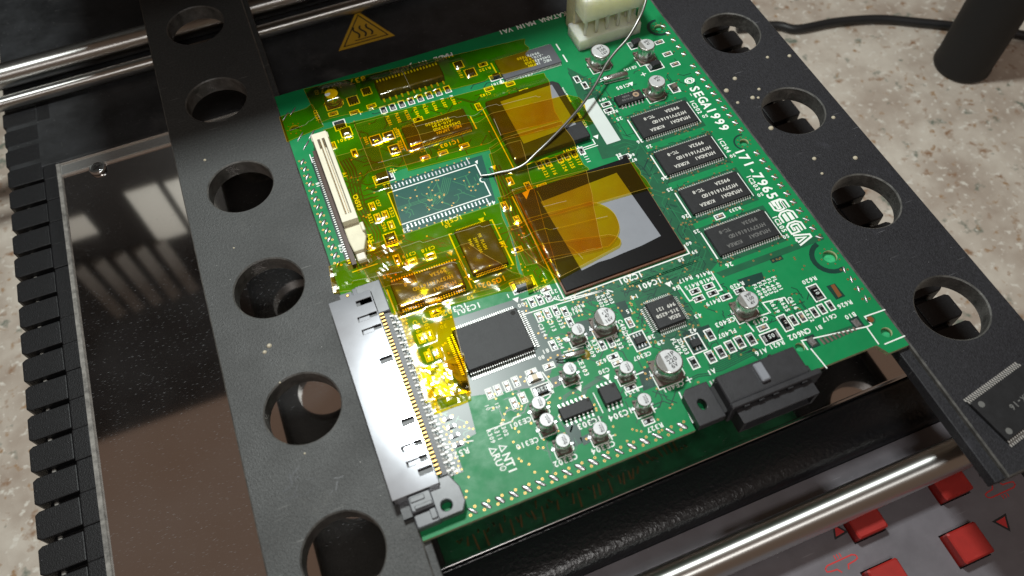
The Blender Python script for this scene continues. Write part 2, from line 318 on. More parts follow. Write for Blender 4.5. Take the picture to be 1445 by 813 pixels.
    def plate(self, outer, holes, z0, z1, m=0, wall=None, cham=0.0):
        if cham:
            def off(lp, sgn):
                n = len(lp); ar = sum(lp[i][0]*lp[(i+1)%n][1]-lp[(i+1)%n][0]*lp[i][1] for i in range(n))
                if ar < 0: lp = lp[::-1]
                o = []
                for i in range(n):
                    a, b_, c_ = lp[i-1], lp[i], lp[(i+1)%n]
                    n1 = (b_[1]-a[1], a[0]-b_[0]); n2 = (c_[1]-b_[1], b_[0]-c_[0]); l1 = math.hypot(*n1); l2 = math.hypot(*n2)
                    nx, ny = n1[0]/l1+n2[0]/l2, n1[1]/l1+n2[1]/l2; d = nx*nx+ny*ny
                    o.append((b_[0]+sgn*cham*2*nx/d, b_[1]+sgn*cham*2*ny/d))
                return lp, o
            prs = [off(outer, -1)]+[off(h, 1) for h in holes]
            for k, (lp, o) in enumerate(prs):
                n = len(lp); q = len(self.v); self.v += [(x, y, z1-cham) for x, y in lp]+[(x, y, z1) for x, y in o]
                for i in range(n):
                    j = (i+1) % n; f = [q+i, q+j, q+n+j, q+n+i]
                    self.f.append(f if k == 0 else f[::-1]); self.m.append(m if wall is None else wall); self.s.append(k > 0)
            self.plate([a for a in prs[0][1]], [p_[1] for p_ in prs[1:]], z1-.01, z1, m, m)
            # walls of the full outline
            for k, (lp, o) in enumerate(prs):
                n = len(lp); q = len(self.v); self.v += [(x, y, z0) for x, y in lp]+[(x, y, z1-cham) for x, y in lp]
                for i in range(n):
                    j = (i+1) % n; f = [q+i, q+j, q+n+j, q+n+i]
                    self.f.append(f if k == 0 else f[::-1]); self.m.append(m if wall is None else wall); self.s.append(k > 0)
            return
        bm = bmesh.new(); loops = []
        for lp in [outer]+holes:
            vs = [bm.verts.new((x, y, 0)) for x, y in lp]
            for i in range(len(vs)): bm.edges.new((vs[i], vs[(i+1) % len(vs)]))
            loops.append(vs)
        bm.verts.index_update()
        bmesh.ops.triangle_fill(bm, use_beauty=True, use_dissolve=False, edges=bm.edges[:], normal=(0,0,1))
        V = [(v.co.x, v.co.y) for v in bm.verts]; n = len(V); F = []
        for f in bm.faces:
            idx = [v.index for v in f.verts]
            if f.normal.z < 0: idx = idx[::-1]
            F.append(idx)
        LP = [[v.index for v in l] for l in loops]; bm.free()
        self.add([(x, y, z1) for x, y in V]+[(x, y, z0) for x, y in V], F+[[i+n for i in f[::-1]] for f in F], m)
        o = len(self.v)-2*n; wm = m if wall is None else wall
        for k, lp in enumerate(LP):
            ar = sum(V[lp[i]][0]*V[lp[(i+1)%len(lp)]][1]-V[lp[(i+1)%len(lp)]][0]*V[lp[i]][1] for i in range(len(lp)))
            if (ar < 0) != (k > 0): lp = lp[::-1]
            for i in range(len(lp)):
                a_, b_ = lp[i], lp[(i+1) % len(lp)]
                self.f.append([o+a_+n, o+b_+n, o+b_, o+a_]); self.m.append(wm); self.s.append(k > 0 and len(lp) > 12)
    def mesh(self, name, mats):
        me = bpy.data.meshes.new(name); me.from_pydata([(x*S, y*S, z*S) for x, y, z in self.v], [], self.f)
        for n_ in (mats if isinstance(mats, (list, tuple)) else [mats]): me.materials.append(MATS[n_])
        me.polygons.foreach_set('material_index', self.m); me.polygons.foreach_set('use_smooth', self.s); me.update()
        return me
    def build(self, name, mats, parent=None, loc=None, rz=0.0, kind=None):
        return place(name, self.mesh(name, mats), parent, loc, rz, kind)
def place(name, me, parent=None, loc=None, rz=0.0, kind=None):
    o = bpy.data.objects.new(name, me); COL.objects.link(o)
    if parent: o.parent = parent
    if loc: o.location = [q*S for q in loc]
    o.rotation_euler.z = rz
    if kind: o['kind'] = kind
    return o
def thing(name, label, cat, loc=(0,0,0), group=None):
    o = bpy.data.objects.new(name, None); COL.objects.link(o); o.location = [q*S for q in loc]; o.empty_display_size = 0.01
    tag(o, label, cat, group); return o
def tag(o, label, cat, group=None):
    o['label'] = label; o['category'] = cat
    if group: o['group'] = group
    return o
def circ(cx, cy, rr, n=40): return [(cx+rr*math.cos(2*math.pi*i/n), cy+rr*math.sin(2*math.pi*i/n)) for i in range(n)]
def rect(x0, x1, y0, y1): return [(x0,y0),(x1,y0),(x1,y1),(x0,y1)]
def rrect(x0, x1, y0, y1, r_, n=5):
    o = []
    for cx, cy, a0 in ((x1-r_,y0+r_,-90),(x1-r_,y1-r_,0),(x0+r_,y1-r_,90),(x0+r_,y0+r_,180)):
        for i in range(n+1): a = math.radians(a0+90*i/n); o.append((cx+r_*math.cos(a), cy+r_*math.sin(a)))
    return o
def bevel(o, wd, seg=2):
    md = o.modifiers.new('bevel', 'BEVEL'); md.width = wd*S; md.segments = seg; md.limit_method = 'ANGLE'; md.angle_limit = math.radians(40)

# glyphs: cap height 1, each glyph in a cell
GL = {}
def glyph(ch):
    if ch in GL: return GL[ch]
    cu = bpy.data.curves.new('glyph', 'FONT'); cu.body = ch; cu.size = 1; cu.resolution_u = 2; cu.offset = 0.026
    o = bpy.data.objects.new('glyph', cu); COL.objects.link(o)
    dg = bpy.context.evaluated_depsgraph_get(); dg.update(); me = o.evaluated_get(dg).to_mesh()
    V = [(v.co.x, v.co.y) for v in me.vertices]; F = []
    for p_ in me.polygons:
        idx = list(p_.vertices)
        a = sum(V[idx[i]][0]*V[idx[(i+1)%len(idx)]][1]-V[idx[(i+1)%len(idx)]][0]*V[idx[i]][1] for i in range(len(idx)))
        F.append(idx if a > 0 else idx[::-1])
    o.evaluated_get(dg).to_mesh_clear(); bpy.data.objects.remove(o); bpy.data.curves.remove(cu)
    if V:
        x0 = min(x for x, y in V); x1 = max(x for x, y in V)
        wd = min(x1-x0, 0.60) if ch not in 'I1l.-:' else min(x1-x0, 0.4)
        k = wd/max(1e-6, x1-x0); k = max(k, 0.55)
        V = [((x-(x0+x1)/2)*k/0.72, y/0.72) for x, y in V]
    GL[ch] = (V, F); return GL[ch]
def text(mb, s, x, y, h, a, z, m=0, adv=0.88, mid=True):
    """text centred on (x, y); a = reading direction in radians"""
    n = len(s); wd = (n-1)*adv*h
    for i, ch in enumerate(s):
        if ch == ' ': continue
        V, F = glyph(ch); ox = -wd/2+i*adv*h
        vs = []
        for vx, vy in V:
            dx, dy = rot2(ox+vx*h, (vy-0.5)*h, a); vs.append((x+dx, y+dy, z))
        mb.add(vs, F, m)
R180 = math.pi; DN = -math.pi/2

HEIGHTS = []          # (x0,x1,y0,y1,h) for the tape to drape over
def reg(x0, x1, y0, y1, h): HEIGHTS.append((min(x0,x1), max(x0,x1), min(y0,y1), max(y0,y1), h))

# ================================================================= countertop
mb = MB(); mb.box(-900, 1100, -700, 1100, -130, -100)
ct = mb.build('countertop', 'countertop', kind='structure'); tag(ct, 'speckled beige stone countertop under everything', 'countertop')

# ================================================================= preheater
PH = thing('preheater', 'black preheating station with polished plate, steel rods and red buttons', 'preheater', (45, -30, -100))
OFF = (45, -30, -100)
def ph(mb, name, mats, parent=None, kind=None):
    mb.v = [(x-OFF[0], y-OFF[1], z-OFF[2]) for x, y, z in mb.v]; return mb.build(name, mats, parent or PH, kind=kind)
mb = MB(); mb.box(-107, 192, -262, 170, -100, -42.5); hb = ph(mb, 'housing', 'housing')
# fins with open slots between them
pitch = 11.33
fin = MB()
hw = pitch/2-0.95
fin.prism([(-9.6,-hw+.9),(-8.2,-hw),(4,-hw),(4,hw),(-8.2,hw),(-9.6,hw-.9)], -16, 0)
fin.box(4, 9.5, -pitch/2, pitch/2, -16, -.12)
fin.box(-4.5, -3.2, hw-.2, pitch-hw+.2, -6, -2.0, m=1)
fme = fin.mesh('vent_fin', ['housing', 'dust_edge'])
for i in range(25):
    y = 74.6-i*pitch
    o = place('vent_fin', fme, hb, (-101-OFF[0]+random.uniform(-.2, .2), y-OFF[1]+random.uniform(-.12, .12), -39.4-OFF[2]+random.uniform(-.2, .05)), random.uniform(-.012, .012)); bevel(o, 0.35)
    if i > 2 and i < 22:
        o = place('vent_fin', fme, hb, (187.5-OFF[0], y+3-OFF[1], -39.4-OFF[2]), math.pi); bevel(o, 0.5)
# decks
mb = MB(); mb.box(-110, 190, 42, 170, -42.5, -39.6); dk = ph(mb, 'rear_deck', 'deck'); bevel(dk, 0.8)
mb = MB(); mb.box(-90.6, 178, -164.5, 36, -42.5, -40.6); ph(mb, 'polished_plate', 'polished_plate')
mb = MB(); mb.box(-91.4, 178, 36, 42, -42.5, -40.2); mb.tube([(-90.5, 35.2, -40.4), (178, 35.2, -40.4)], 0.7, 8); mb.tube([(-90.5, 41.3, -39.9), (178, 41.3, -39.9)], 0.35, 8); ph(mb, 'rear_trim', 'steel')
mb = MB(); mb.box(-91.8, -90.4, -164.5, 41.5, -42.5, -39.5); ph(mb, 'side_trim', 'dust_edge')
mb = MB(); x, y = P(138, 238, -40); mb.lathe([(3.2,-40.3),(3.2,-39.3),(2.7,-39.0),(2.4,-39.3),(2.2,-39.2)], 24, x, y)
mb.box(x-1.7, x+1.7, y-.35, y+.35, -39.2, -39.1, 1, .5); mb.box(x-1.7, x+1.7, y-.35, y+.35, -39.2, -39.08, 1, .5+math.pi/2); ph(mb, 'screw', ['chrome', 'hole'])
mb = MB(); mb.box(-91, 178, -166.0, -164.6, -42.5, -38.6); tr = ph(mb, 'front_trim', 'chrome'); bevel(tr, 0.4)
# padded front bar (rounded cross-section)
mb = MB(); sec = [(-166.1,-42.4),(-166.1,-39.9),(-166.6,-39.2),(-168,-38.8),(-170.5,-38.4),(-173,-38.1),(-175.5,-37.9),(-177.5,-37.9),(-179.2,-38.2),(-180.6,-38.9),(-181.6,-39.8),(-182.3,-41.0),(-182.5,-42.4)]; n = len(sec)-1
vs = [(x, yy, zz) for x in (-91, 178) for yy, zz in sec]; k = n+1
mb.add(vs, [(i, k+i, k+i+1, i+1)[::-1] for i in range(n)], 0, True); mb.add(vs, [tuple(range(k)), tuple(range(2*k-1, k-1, -1))], 0)
ph(mb, 'padded_bar', 'leather')
# control panel with button openings
bc = [(147.8,-217.4), (154.3,-200.0), (123.6,-199.8), (120.2,-217.4)]
mb = MB(); mb.plate(rect(-91, 178, -262, -182.6), [rect(x-5.55, x+5.55, y-5.15, y+5.15) for x, y in bc], -42.5, -41.6); cpn = ph(mb, 'control_panel', 'control')
mb = MB(); mb.bbox(-5.1, 5.1, -4.7, 4.7, -46, -37.6, 0, 0.45)
bme = mb.mesh('button', 'red_button')
for x, y in bc: place('button', bme, PH, (x-OFF[0], y-OFF[1], -OFF[2]))
# printed marks beside the buttons
def tri_mark(px, py, s, up):
    x, y = P(px, py, -41.6)
    a = [(x+s*math.cos(up+k*2*math.pi/3), y+s*math.sin(up+k*2*math.pi/3)) for k in range(3)]
    b2 = [(x+s*.62*math.cos(up+k*2*math.pi/3), y+s*.62*math.sin(up+k*2*math.pi/3)) for k in range(3)]
    global pr; pr = MB(); pr.poly(a, -41.57, 1); pr.poly(b2, -41.54, 0); ph(pr, 'printed_triangle', ['red_print', 'black_print'], cpn, 'stuff')
tri_mark(1183, 750, 3.0, math.radians(95)); tri_mark(1415, 737, 3.2, math.radians(-85)); tri_mark(1386, 662, 3.0, math.radians(95))
def heat_mark(px, py, flip):
    pr = MB()
    x, y = P(px, py, -41.6); f = -1 if flip else 1
    q = lambda pts: [(x+a*1.05, y+f*b_*1.05) for a, b_ in pts]
    pr.line(q([(-5,0),(-5,-.9),(-4,-1.2),(-2,-1.4),(-1.2,-2.6)]), .42, -41.56); pr.line(q([(5,0),(5,-.9),(4,-1.2),(1.6,-1.4),(1,-2.6)]), .42, -41.56)
    pr.line(q([(-5,0),(-4,.5),(4,.5),(5,0)]), .42, -41.56)
    for k in (-1, 0, 1): pr.line(q([(k*.9, 1.0),(k*.9+.15,1.6),(k*.9,2.2)]), .32, -41.56)
    ph(pr, 'printed_heat_mark', 'red_print', cpn, 'stuff')
heat_mark(1186, 793, False); heat_mark(1413, 693, True)

# rods
def rod_part(yc, zc, rad, x0, x1, m='rod_steel'):
    mb = MB(); mb.tube([(x0, yc, zc), (x1, yc, zc)], rad, 36); return ph(mb, 'rod', m)
rod_part((P(100,110,-33)[1]+P(100,53,-33)[1])/2+0.3, -33.5, 5.3, -260, 230)
rod_part((P(107,105,-35)[1]+P(107,128,-35)[1])/2, -35.6, 3.0, -260, 230)
rod_part(-194.3, -33.5, 5.0, -260, 230)
# hot surface sticker
ta, tb, tcn = P(478,72,-39.4), P(557,50,-39.4), P(503,15,-39.4)
gx, gy = (ta[0]+tb[0]+tcn[0])/3, (ta[1]+tb[1]+tcn[1])/3
def tsc(k): return [(gx+(q[0]-gx)*k, gy+(q[1]-gy)*k) for q in (ta, tb, tcn)]
mb = MB(); mb.prism(tsc(1.0), -39.55, -39.4, 0); sg = ph(mb, 'warning_sticker', 'sign_yellow', dk)
mb = MB(); mb.line(tsc(.78), 0.55, -39.36, 0, True)
for k in (-1, 0, 1):
    pts = [(gx+k*3.0+0.9*math.sin(t*1.9*math.pi), gy-2.4+t*7.6-.6) for t in np.linspace(0, 1, 14)]
    mb.line(pts, 0.85, -39.36)
mb.line([(gx-5.0, gy-4.1),(gx+5.0, gy-4.1)], .5, -39.36)
ph(mb, 'warning_symbol', 'black_print', dk)

# ================================================================= clamp rails
HX = 0.0
def rail(name, label, x0, x1, y0, y1, hx, hys, ledge, m, taper=0):
    cx, cy = (x0+x1)/2, (y0+y1)/2
    t = thing(name, label, 'clamp rail', (cx, cy, -6))
    mb = MB()
    out = [(x0-taper-cx, y0-cy), (x1-cx, y0-cy), (x1-cx, y1-cy), (x0+taper-cx, y1-cy)]
    mb.plate(out, [circ(hx-cx, h-cy, 10.55, 56) for h in hys], 0.2, 6.0, 0, 1, 0.4)
    o = mb.build('plate', [m, 'rail_edge'], t)
    mb = MB(); mb.box(ledge[0]-cx, ledge[1]-cx, y0-cy+.2, y1-cy-.2, 0.4, 6-1.66); o = mb.build('ledge', m, t); bevel(o, 0.3, 2)
    # slide blocks that ride on the rods
    for yy in (-194.3, 106):
        mb = MB(); mb.box(x0+18-cx, x1-5-cx, yy-5-cy, yy+5-cy, -23.0, 0.1); mb.build('slide_block', m, t)
    return t
hy = [7.1+42.2*k for k in (3, 2, 1, 0)]+[-35.2-42.15*k for k in range(5)]
RL = rail('clamp_rail', 'grey-black perforated clamp rail beside the metal edge connector', -37.9, -0.05, -208.2, 190, -19.4, [h for h in hy if h > -200], (-2, 1.85), 'rail', 0.9)
RR = rail('clamp_rail', 'black perforated clamp rail with a loose memory chip lying on it', 145.35, 180.3, -208.2, 190, 164.1, [h+0.3 for h in hy if h > -200], (142.2, 146.5), 'rail_right')

fd = MB()
def drop(px, py, r_): x, y = P(px, py, 0); fd.lathe([(r_,0),(r_*.85,r_*.35),(r_*.45,r_*.6)], 12, x, y)
for a in ((1037,111,.8),(1025,128,.9),(1062,138,.8),(1071,126,.6),(1041,145,.6),(1083,81,.6),(1114,79,.7),(1070,138,.5),(1149,224,.7),(1207,223,.8),(1088,181,.9),(1176,166,.7),(1160,245,.5)): drop(*a)
fd.v = [(x-162.825, y+9.1, z+6) for x, y, z in fd.v]; fd.build('flux_drops', 'flux', RR, kind='stuff')
fd = MB()
for a in ((380,488,.75),(373.5,497,.6),(289,226,.5),(395,540,.3),(330,350,.3),(430,640,.3)): drop(*a)
rg = random.Random(4)
for k in range(12):
    x, y = P(rg.uniform(395, 482), rg.uniform(672, 708), 0); a = rg.gauss(.45, .5); l = rg.uniform(1, 4); fd.line([(x, y), (x+l*.5*math.cos(a), y+l*.5*math.sin(a)+rg.uniform(-.3, .3)), (x+l*math.cos(a), y+l*math.sin(a))], rg.uniform(.12, .55), .03+.002*k, 1)
fd.v = [(x+18.975, y+9.1, z+6) for x, y, z in fd.v]; fd.build('flux_residue', ['flux', 'black_plastic'], RL, kind='stuff')
# ================================================================= circuit board
CB = thing('circuit_board', 'green circuit board half covered with amber polyimide tape', 'circuit board', (72.5, -83, -1.6))
BO = (72.5, -83, -1.6)
def cb(mb, name, mats, parent=None, kind=None):
    mb.v = [(x-BO[0], y-BO[1], z-BO[2]) for x, y, z in mb.v]; return mb.build(name, mats, parent or CB, kind=kind)
def cbl(x, y, z=0): return (x-BO[0], y-BO[1], z-BO[2])
W, H = 145.1, 166.3
MH = [(P(929.8,38.8), 1.7), (P(1050,200.7), 1.5), (P(1171,362), 2.2), (P(415.7,181.6), 1.7), (P(1251,469), 1.6), (P(1128.8,490), 1.4)]
outl = [(0,0),(0,-H),(77.2,-H),(77.2,-163.2),(136.6,-163.4),(138.4,-166.8),(W,-166.8),(W,0)]
mb = MB(); mb.plate(outl, [circ(p_[0], p_[1], r_, 24) for p_, r_ in MH], -1.6, 0, 0, 1)
sub = cb(mb, 'substrate', ['mask', 'board_edge'])
mb = MB(); mb.poly([(0.3,-0.3),(0.3,-H+.3),(77,-H+.3),(77,-163),(136,-163),(W-.3,-163),(W-.3,-.3)], -1.63); 
for f in mb.f: f.reverse()
cb(mb, 'underside_mask', 'underside')
silk = MB(); trc = MB(); via = MB(); pads = MB()
ZT, ZS, ZP = 0.02, 0.05, 0.04
def pp(px, z=0): return [P(a, b_, z) for a, b_ in px]
def dark(px, m=0): trc.poly(pp(px), ZT-0.008+0.0005*len(trc.f) % 0.006, m)
def darkw(x0, x1, y0, y1, m=0, z=None): trc.poly(rect(x0, x1, y0, y1), ZT if z is None else z, m)
def VIA(x, y, r_=0.42, hole=True):
    n = 8; r_ *= .78; via.poly(circ(x, y, r_, n), ZP, 0)
    if hole: via.poly(circ(x, y, r_*.48, 6), ZP+.012, 1)
def inpoly(x, y, pg):
    c_ = False; n = len(pg)
    for i in range(n):
        x1, y1 = pg[i]; x2, y2 = pg[i-1]
        if (y1 > y) != (y2 > y) and x < (x2-x1)*(y-y1)/(y2-y1)+x1: c_ = not c_
    return c_
def bus(pts, n, pitch_, wd=.22, m=2):
    """n parallel traces along a polyline (offset sideways)"""
    for k in range(n):
        o = (k-(n-1)/2)*pitch_; q = []
        for i in range(len(pts)):
            a = pts[max(0, i-1)]; b_ = pts[min(len(pts)-1, i+1)]; dx, dy = b_[0]-a[0], b_[1]-a[1]; l = math.hypot(dx, dy) or 1
            q.append((pts[i][0]-dy/l*o, pts[i][1]+dx/l*o))
        trc.line(q, wd, ZT+.006, m)
def scatter(pg, n, seed, m=2, lmin=2, lmax=9, vias=.35, wd=.24, dirs=(0, 1, 2, 3)):
    rg = random.Random(seed); xs = [q[0] for q in pg]; ys = [q[1] for q in pg]; c_ = 0; t = 0
    while c_ < n and t < n*30:
        t += 1; x, y = rg.uniform(min(xs), max(xs)), rg.uniform(min(ys), max(ys))
        if not inpoly(x, y, pg): continue
        a = rg.choice(dirs)*math.pi/4+rg.choice((0, math.pi)); pts = [(x, y)]; ok = True
        for s in range(rg.choice((1, 2, 2, 3))):
            l = rg.uniform(lmin, lmax)*(.5 if s else 1); x += math.cos(a)*l; y += math.sin(a)*l; a += rg.choice((-1, 1))*math.pi/4
            if not inpoly(x, y, pg): ok = False; break
            pts.append((x, y))
        if not ok: continue
        c_ += 1; trc.line(pts, wd, ZT+.002+.00002*c_, m)
        if rg.random() < vias: VIA(*pts[-1], .36)
        if rg.random() < vias*.6: VIA(*pts[0], .36)

# --- areas of bare mask between copper pours, and traces
SIG1 = pp([(885,160),(905,195),(1010,372),(985,392),(900,420),(800,418),(965,356),(885,220),(862,205),(880,195),(840,135),(862,120)])
trc.poly(pp([(800,95),(832,112),(880,196),(905,200),(1012,372),(1000,385),(968,396),(905,420),(872,430),(800,420),(970,357),(884,217),(850,225),(835,190)]), ZT-.012, 1)
scatter(SIG1, 60, 1, 2, 3, 10); scatter(SIG1, 40, 2, 0, 2, 7)
for i in range(4):
    yy = [-59.0, -76.2, -93.3, -110.2][i]
    darkw(109.2, 133.2, yy-12.6, yy+2.0, 1, ZT-.006)
    scatter([(108,yy-13),(134,yy-13),(134,yy-10.4),(108,yy-10.4)], 12, 30+i, 0, 1, 3, .8); scatter([(108,yy+.2),(134,yy+.2),(134,yy+3),(108,yy+3)], 12, 40+i, 0, 1, 3, .8)
    trc.line([(112,yy+3.6),(131,yy+3.6)], .9, ZT+.001, 3)
SIG2 = pp([(800,418),(970,360),(1005,390),(900,412),(850,445),(790,440)])
for k in range(9): bus([(75+k*2.6, -116.2), (77.5+k*2.6, -118.7), (86+k*2.6, -118.9)], 2, .5)
scatter(SIG2, 26, 5, 0, 2, 6)
trc.poly(pp([(590,460),(632,452),(735,420),(790,500),(765,545),(660,560),(640,530)]), ZT-.004, 0)
scatter(pp([(690,545),(765,515),(795,560),(700,600)]), 24, 8, 0, 1, 4, .8); scatter(pp([(735,425),(850,400),(900,500),(790,540)]), 40, 9, 0, 1.5, 5, .6)
trc.poly(pp([(895,425),(950,402),(985,450),(1000,490),(935,495)]), ZT-.002, 1)
scatter(pp([(890,425),(955,400),(1000,460),(975,490),(930,480),(900,470)]), 40, 10, 0, 1, 4, .6)
scatter(pp([(985,455),(1130,410),(1190,420),(1100,480),(1010,520)]), 34, 11, 0, 1.5, 5, .45)
bus([P(1001,520), P(1015,517), P(1060,495), P(1075,503)], 6, .55, .25, 0); bus([P(965,540), P(985,530), P(1003,528)], 2, .6, .25, 0)
bus([P(795,575), P(797,560), P(815,548)], 2, .6, .3, 0); trc.line([P(818,573), P(826,548), P(850,532)], 1.3, ZT, 1); trc.line([P(805,610), P(812,585), P(826,600), P(850,588)], .5, ZT, 0)
trc.poly(pp([(795,600),(818,600),(822,625),(808,632)]), ZT, 0); trc.poly(pp([(818,618),(838,608),(841,620),(824,629)]), ZT, 0)
trc.poly(pp([(900,525),(916,518),(926,545),(908,552)]), ZT, 0); trc.poly(pp([(776,534),(796,527),(800,540),(780,548)]), ZT, 0)
trc.poly(pp([(1010,385),(1160,330),(1163,338),(1020,392)]), ZT, 1)
scatter(pp([(770,590),(1010,520),(1010,560),(760,690),(690,690)]), 12, 13, 1, 2, 6, .2)
scatter(pp([(690,600),(780,560),(990,530),(960,590),(700,690)]), 26, 51, 0, 1.5, 6, .3, .26)
scatter(pp([(735,420),(960,395),(1000,520),(900,560),(780,560),(760,500)]), 90, 52, 0, 1, 5, .35, .26)
scatter(pp([(985,400),(1120,380),(1180,430),(1090,490),(1000,520)]), 50, 53, 0, 1, 4, .3, .26)
scatter(pp([(900,90),(960,60),(1000,140),(960,150),(880,130)]), 26, 54, 0, 1, 4, .4, .26)
scatter(pp([(800,100),(860,110),(880,190),(850,215)]), 40, 55, 0, 1, 5, .4, .26)
for pg in ([(842,372),(862,368),(850,392),(838,394)], [(812,455),(842,448),(846,472),(818,478)], [(868,428),(882,424),(892,446),(880,450)], [(962,470),(1000,458),(1006,470),(970,486)], [(760,500),(790,490),(796,512),(770,520)], [(736,512),(760,504),(764,520),(742,528)], [(1040,395),(1075,384),(1080,398),(1050,406)]): trc.poly(pp(pg), ZT-.001, 0)
# under-tape signal areas
SIG3 = pp([(455,240),(545,225),(560,330),(640,330),(690,320),(760,300),(770,395),(700,410),(640,370),(545,395),(500,370)])
scatter(SIG3, 90, 14, 0, 2, 8, .3, .4); scatter(pp([(480,170),(690,110),(760,130),(700,215),(560,240),(500,250)]), 70, 15, 0, 1.5, 6, .4, .35)
bus([P(486,225), P(495,240), P(508,290), P(530,330), P(530,350), P(545,365)], 4, 1.0, .55, 0); bus([P(697,235), P(715,270), P(735,330), P(760,380)], 4, 1.1, .6, 0)
bus([P(545,365), P(560,350), P(640,340)], 7, .55, .25, 0)
scatter(pp([(565,440),(640,430),(650,500),(600,500)]), 26, 16, 0, 1, 4, .4, .35)
trc.poly(pp([(617,352),(640,345),(655,368),(632,360)]), ZT+.01, 3); trc.poly(pp([(727,368),(760,374),(745,390),(733,385)]), ZT+.01, 3)
for a in ((735,373),(741,377),(737,381),(745,382)): VIA(*P(*a), .3)
# SO footprint window
trc.poly(pp([(540,262),(680,219),(700,285),(572,330)]), ZT, 4)
scatter([(25.5,-57.8),(54,-57.8),(54,-70),(25.5,-70)], 34, 17, 2, 1.5, 5, .75, .26)
bus([(37,-66.5),(41.5,-63.8),(44.5,-58.5)], 5, .62, .24, 2); bus([(25.5,-64.4),(37,-64.4)], 3, .5, .22, 2)
for k in range(22):
    x = 26.4+k*(53.2-26.4)/21
    pads.box(x-.23, x+.23, -56.1, -54.5, 0.02, 0.10, 0); pads.box(x-.23, x+.23, -73.1, -71.5, 0.02, 0.10, 0); VIA(x+.6, -53.6 if k % 2 else -74.2, .34)
silk.line([(24.5,-57.0),(24.5,-70.8),(55,-70.8),(55,-64.9)], .4, ZS); silk.line([(55,-62.9),(55,-57.0),(24.5,-57.0)], .4, ZS)
silk.line([(55+1.0*math.cos(a), -63.9+1.0*math.sin(a)) for a in np.linspace(math.pi/2, 3*math.pi/2, 10)], .4, ZS)
silk.poly(pp([(670,228.5),(674,226),(674,232)]), ZS)
# vias over the pours
rg = random.Random(3)
for pg, n in ((pp([(640,600),(760,560),(1000,560),(960,600),(660,710)]), 46), (pp([(880,420),(1120,400),(1180,440),(1000,540),(900,540)]), 40), (pp([(995,385),(1120,345),(1160,385),(1020,400)]), 14), (pp([(560,600),(640,640),(680,700),(660,715)]), 5), (pp([(730,430),(900,380),(960,400),(880,480),(780,500)]), 26), (pp([(860,205),(900,210),(1010,370),(985,375)]), 16), (pp([(960,150),(1000,170),(1110,320),(1090,320)]), 8)):
    xs = [q[0] for q in pg]; ys = [q[1] for q in pg]; c_ = 0
    while c_ < n:
        x, y = rg.uniform(min(xs), max(xs)), rg.uniform(min(ys), max(ys))
        if inpoly(x, y, pg): VIA(x, y, rg.choice((.36, .42, .42))); c_ += 1
for p_, r_ in MH[:4]:
    for k in range(8): a = k*math.pi/4; VIA(p_[0]+(r_+.7)*math.cos(a), p_[1]+(r_+.7)*math.sin(a), .34)
    silk_ring = None
for (px, py), a0, a1, r0, r1 in (((1171,362), 100, 285, 4.6, 6.2), ((1050,200.7), 70, 250, 3.0, 3.6), ((929.8,38.8), 80, 300, 3.4, 4.6)):
    cx, cy = P(px, py); aa = np.linspace(math.radians(a0), math.radians(a1), 12)
    trc.poly([(cx+r1*math.cos(a), cy+r1*math.sin(a)) for a in aa]+[(cx+r0*math.cos(a), cy+r0*math.sin(a)) for a in aa[::-1]], ZT+.004, 0)
# copper window, three-dot test pads
trc.poly(pp([(1166,404),(1178,400),(1193,418),(1180,423)]), ZT+.006, 0); pads.poly(pp([(1172,403),(1177,401),(1188,417),(1183,420)]), ZT+.03, 2)
x, y = P(1096, 366); trc.poly(rect(x-2, x+2, y-.8, y+.8), ZT+.006, 0)
for k in (-1.2, 0, 1.2): VIA(x+k, y, .4)

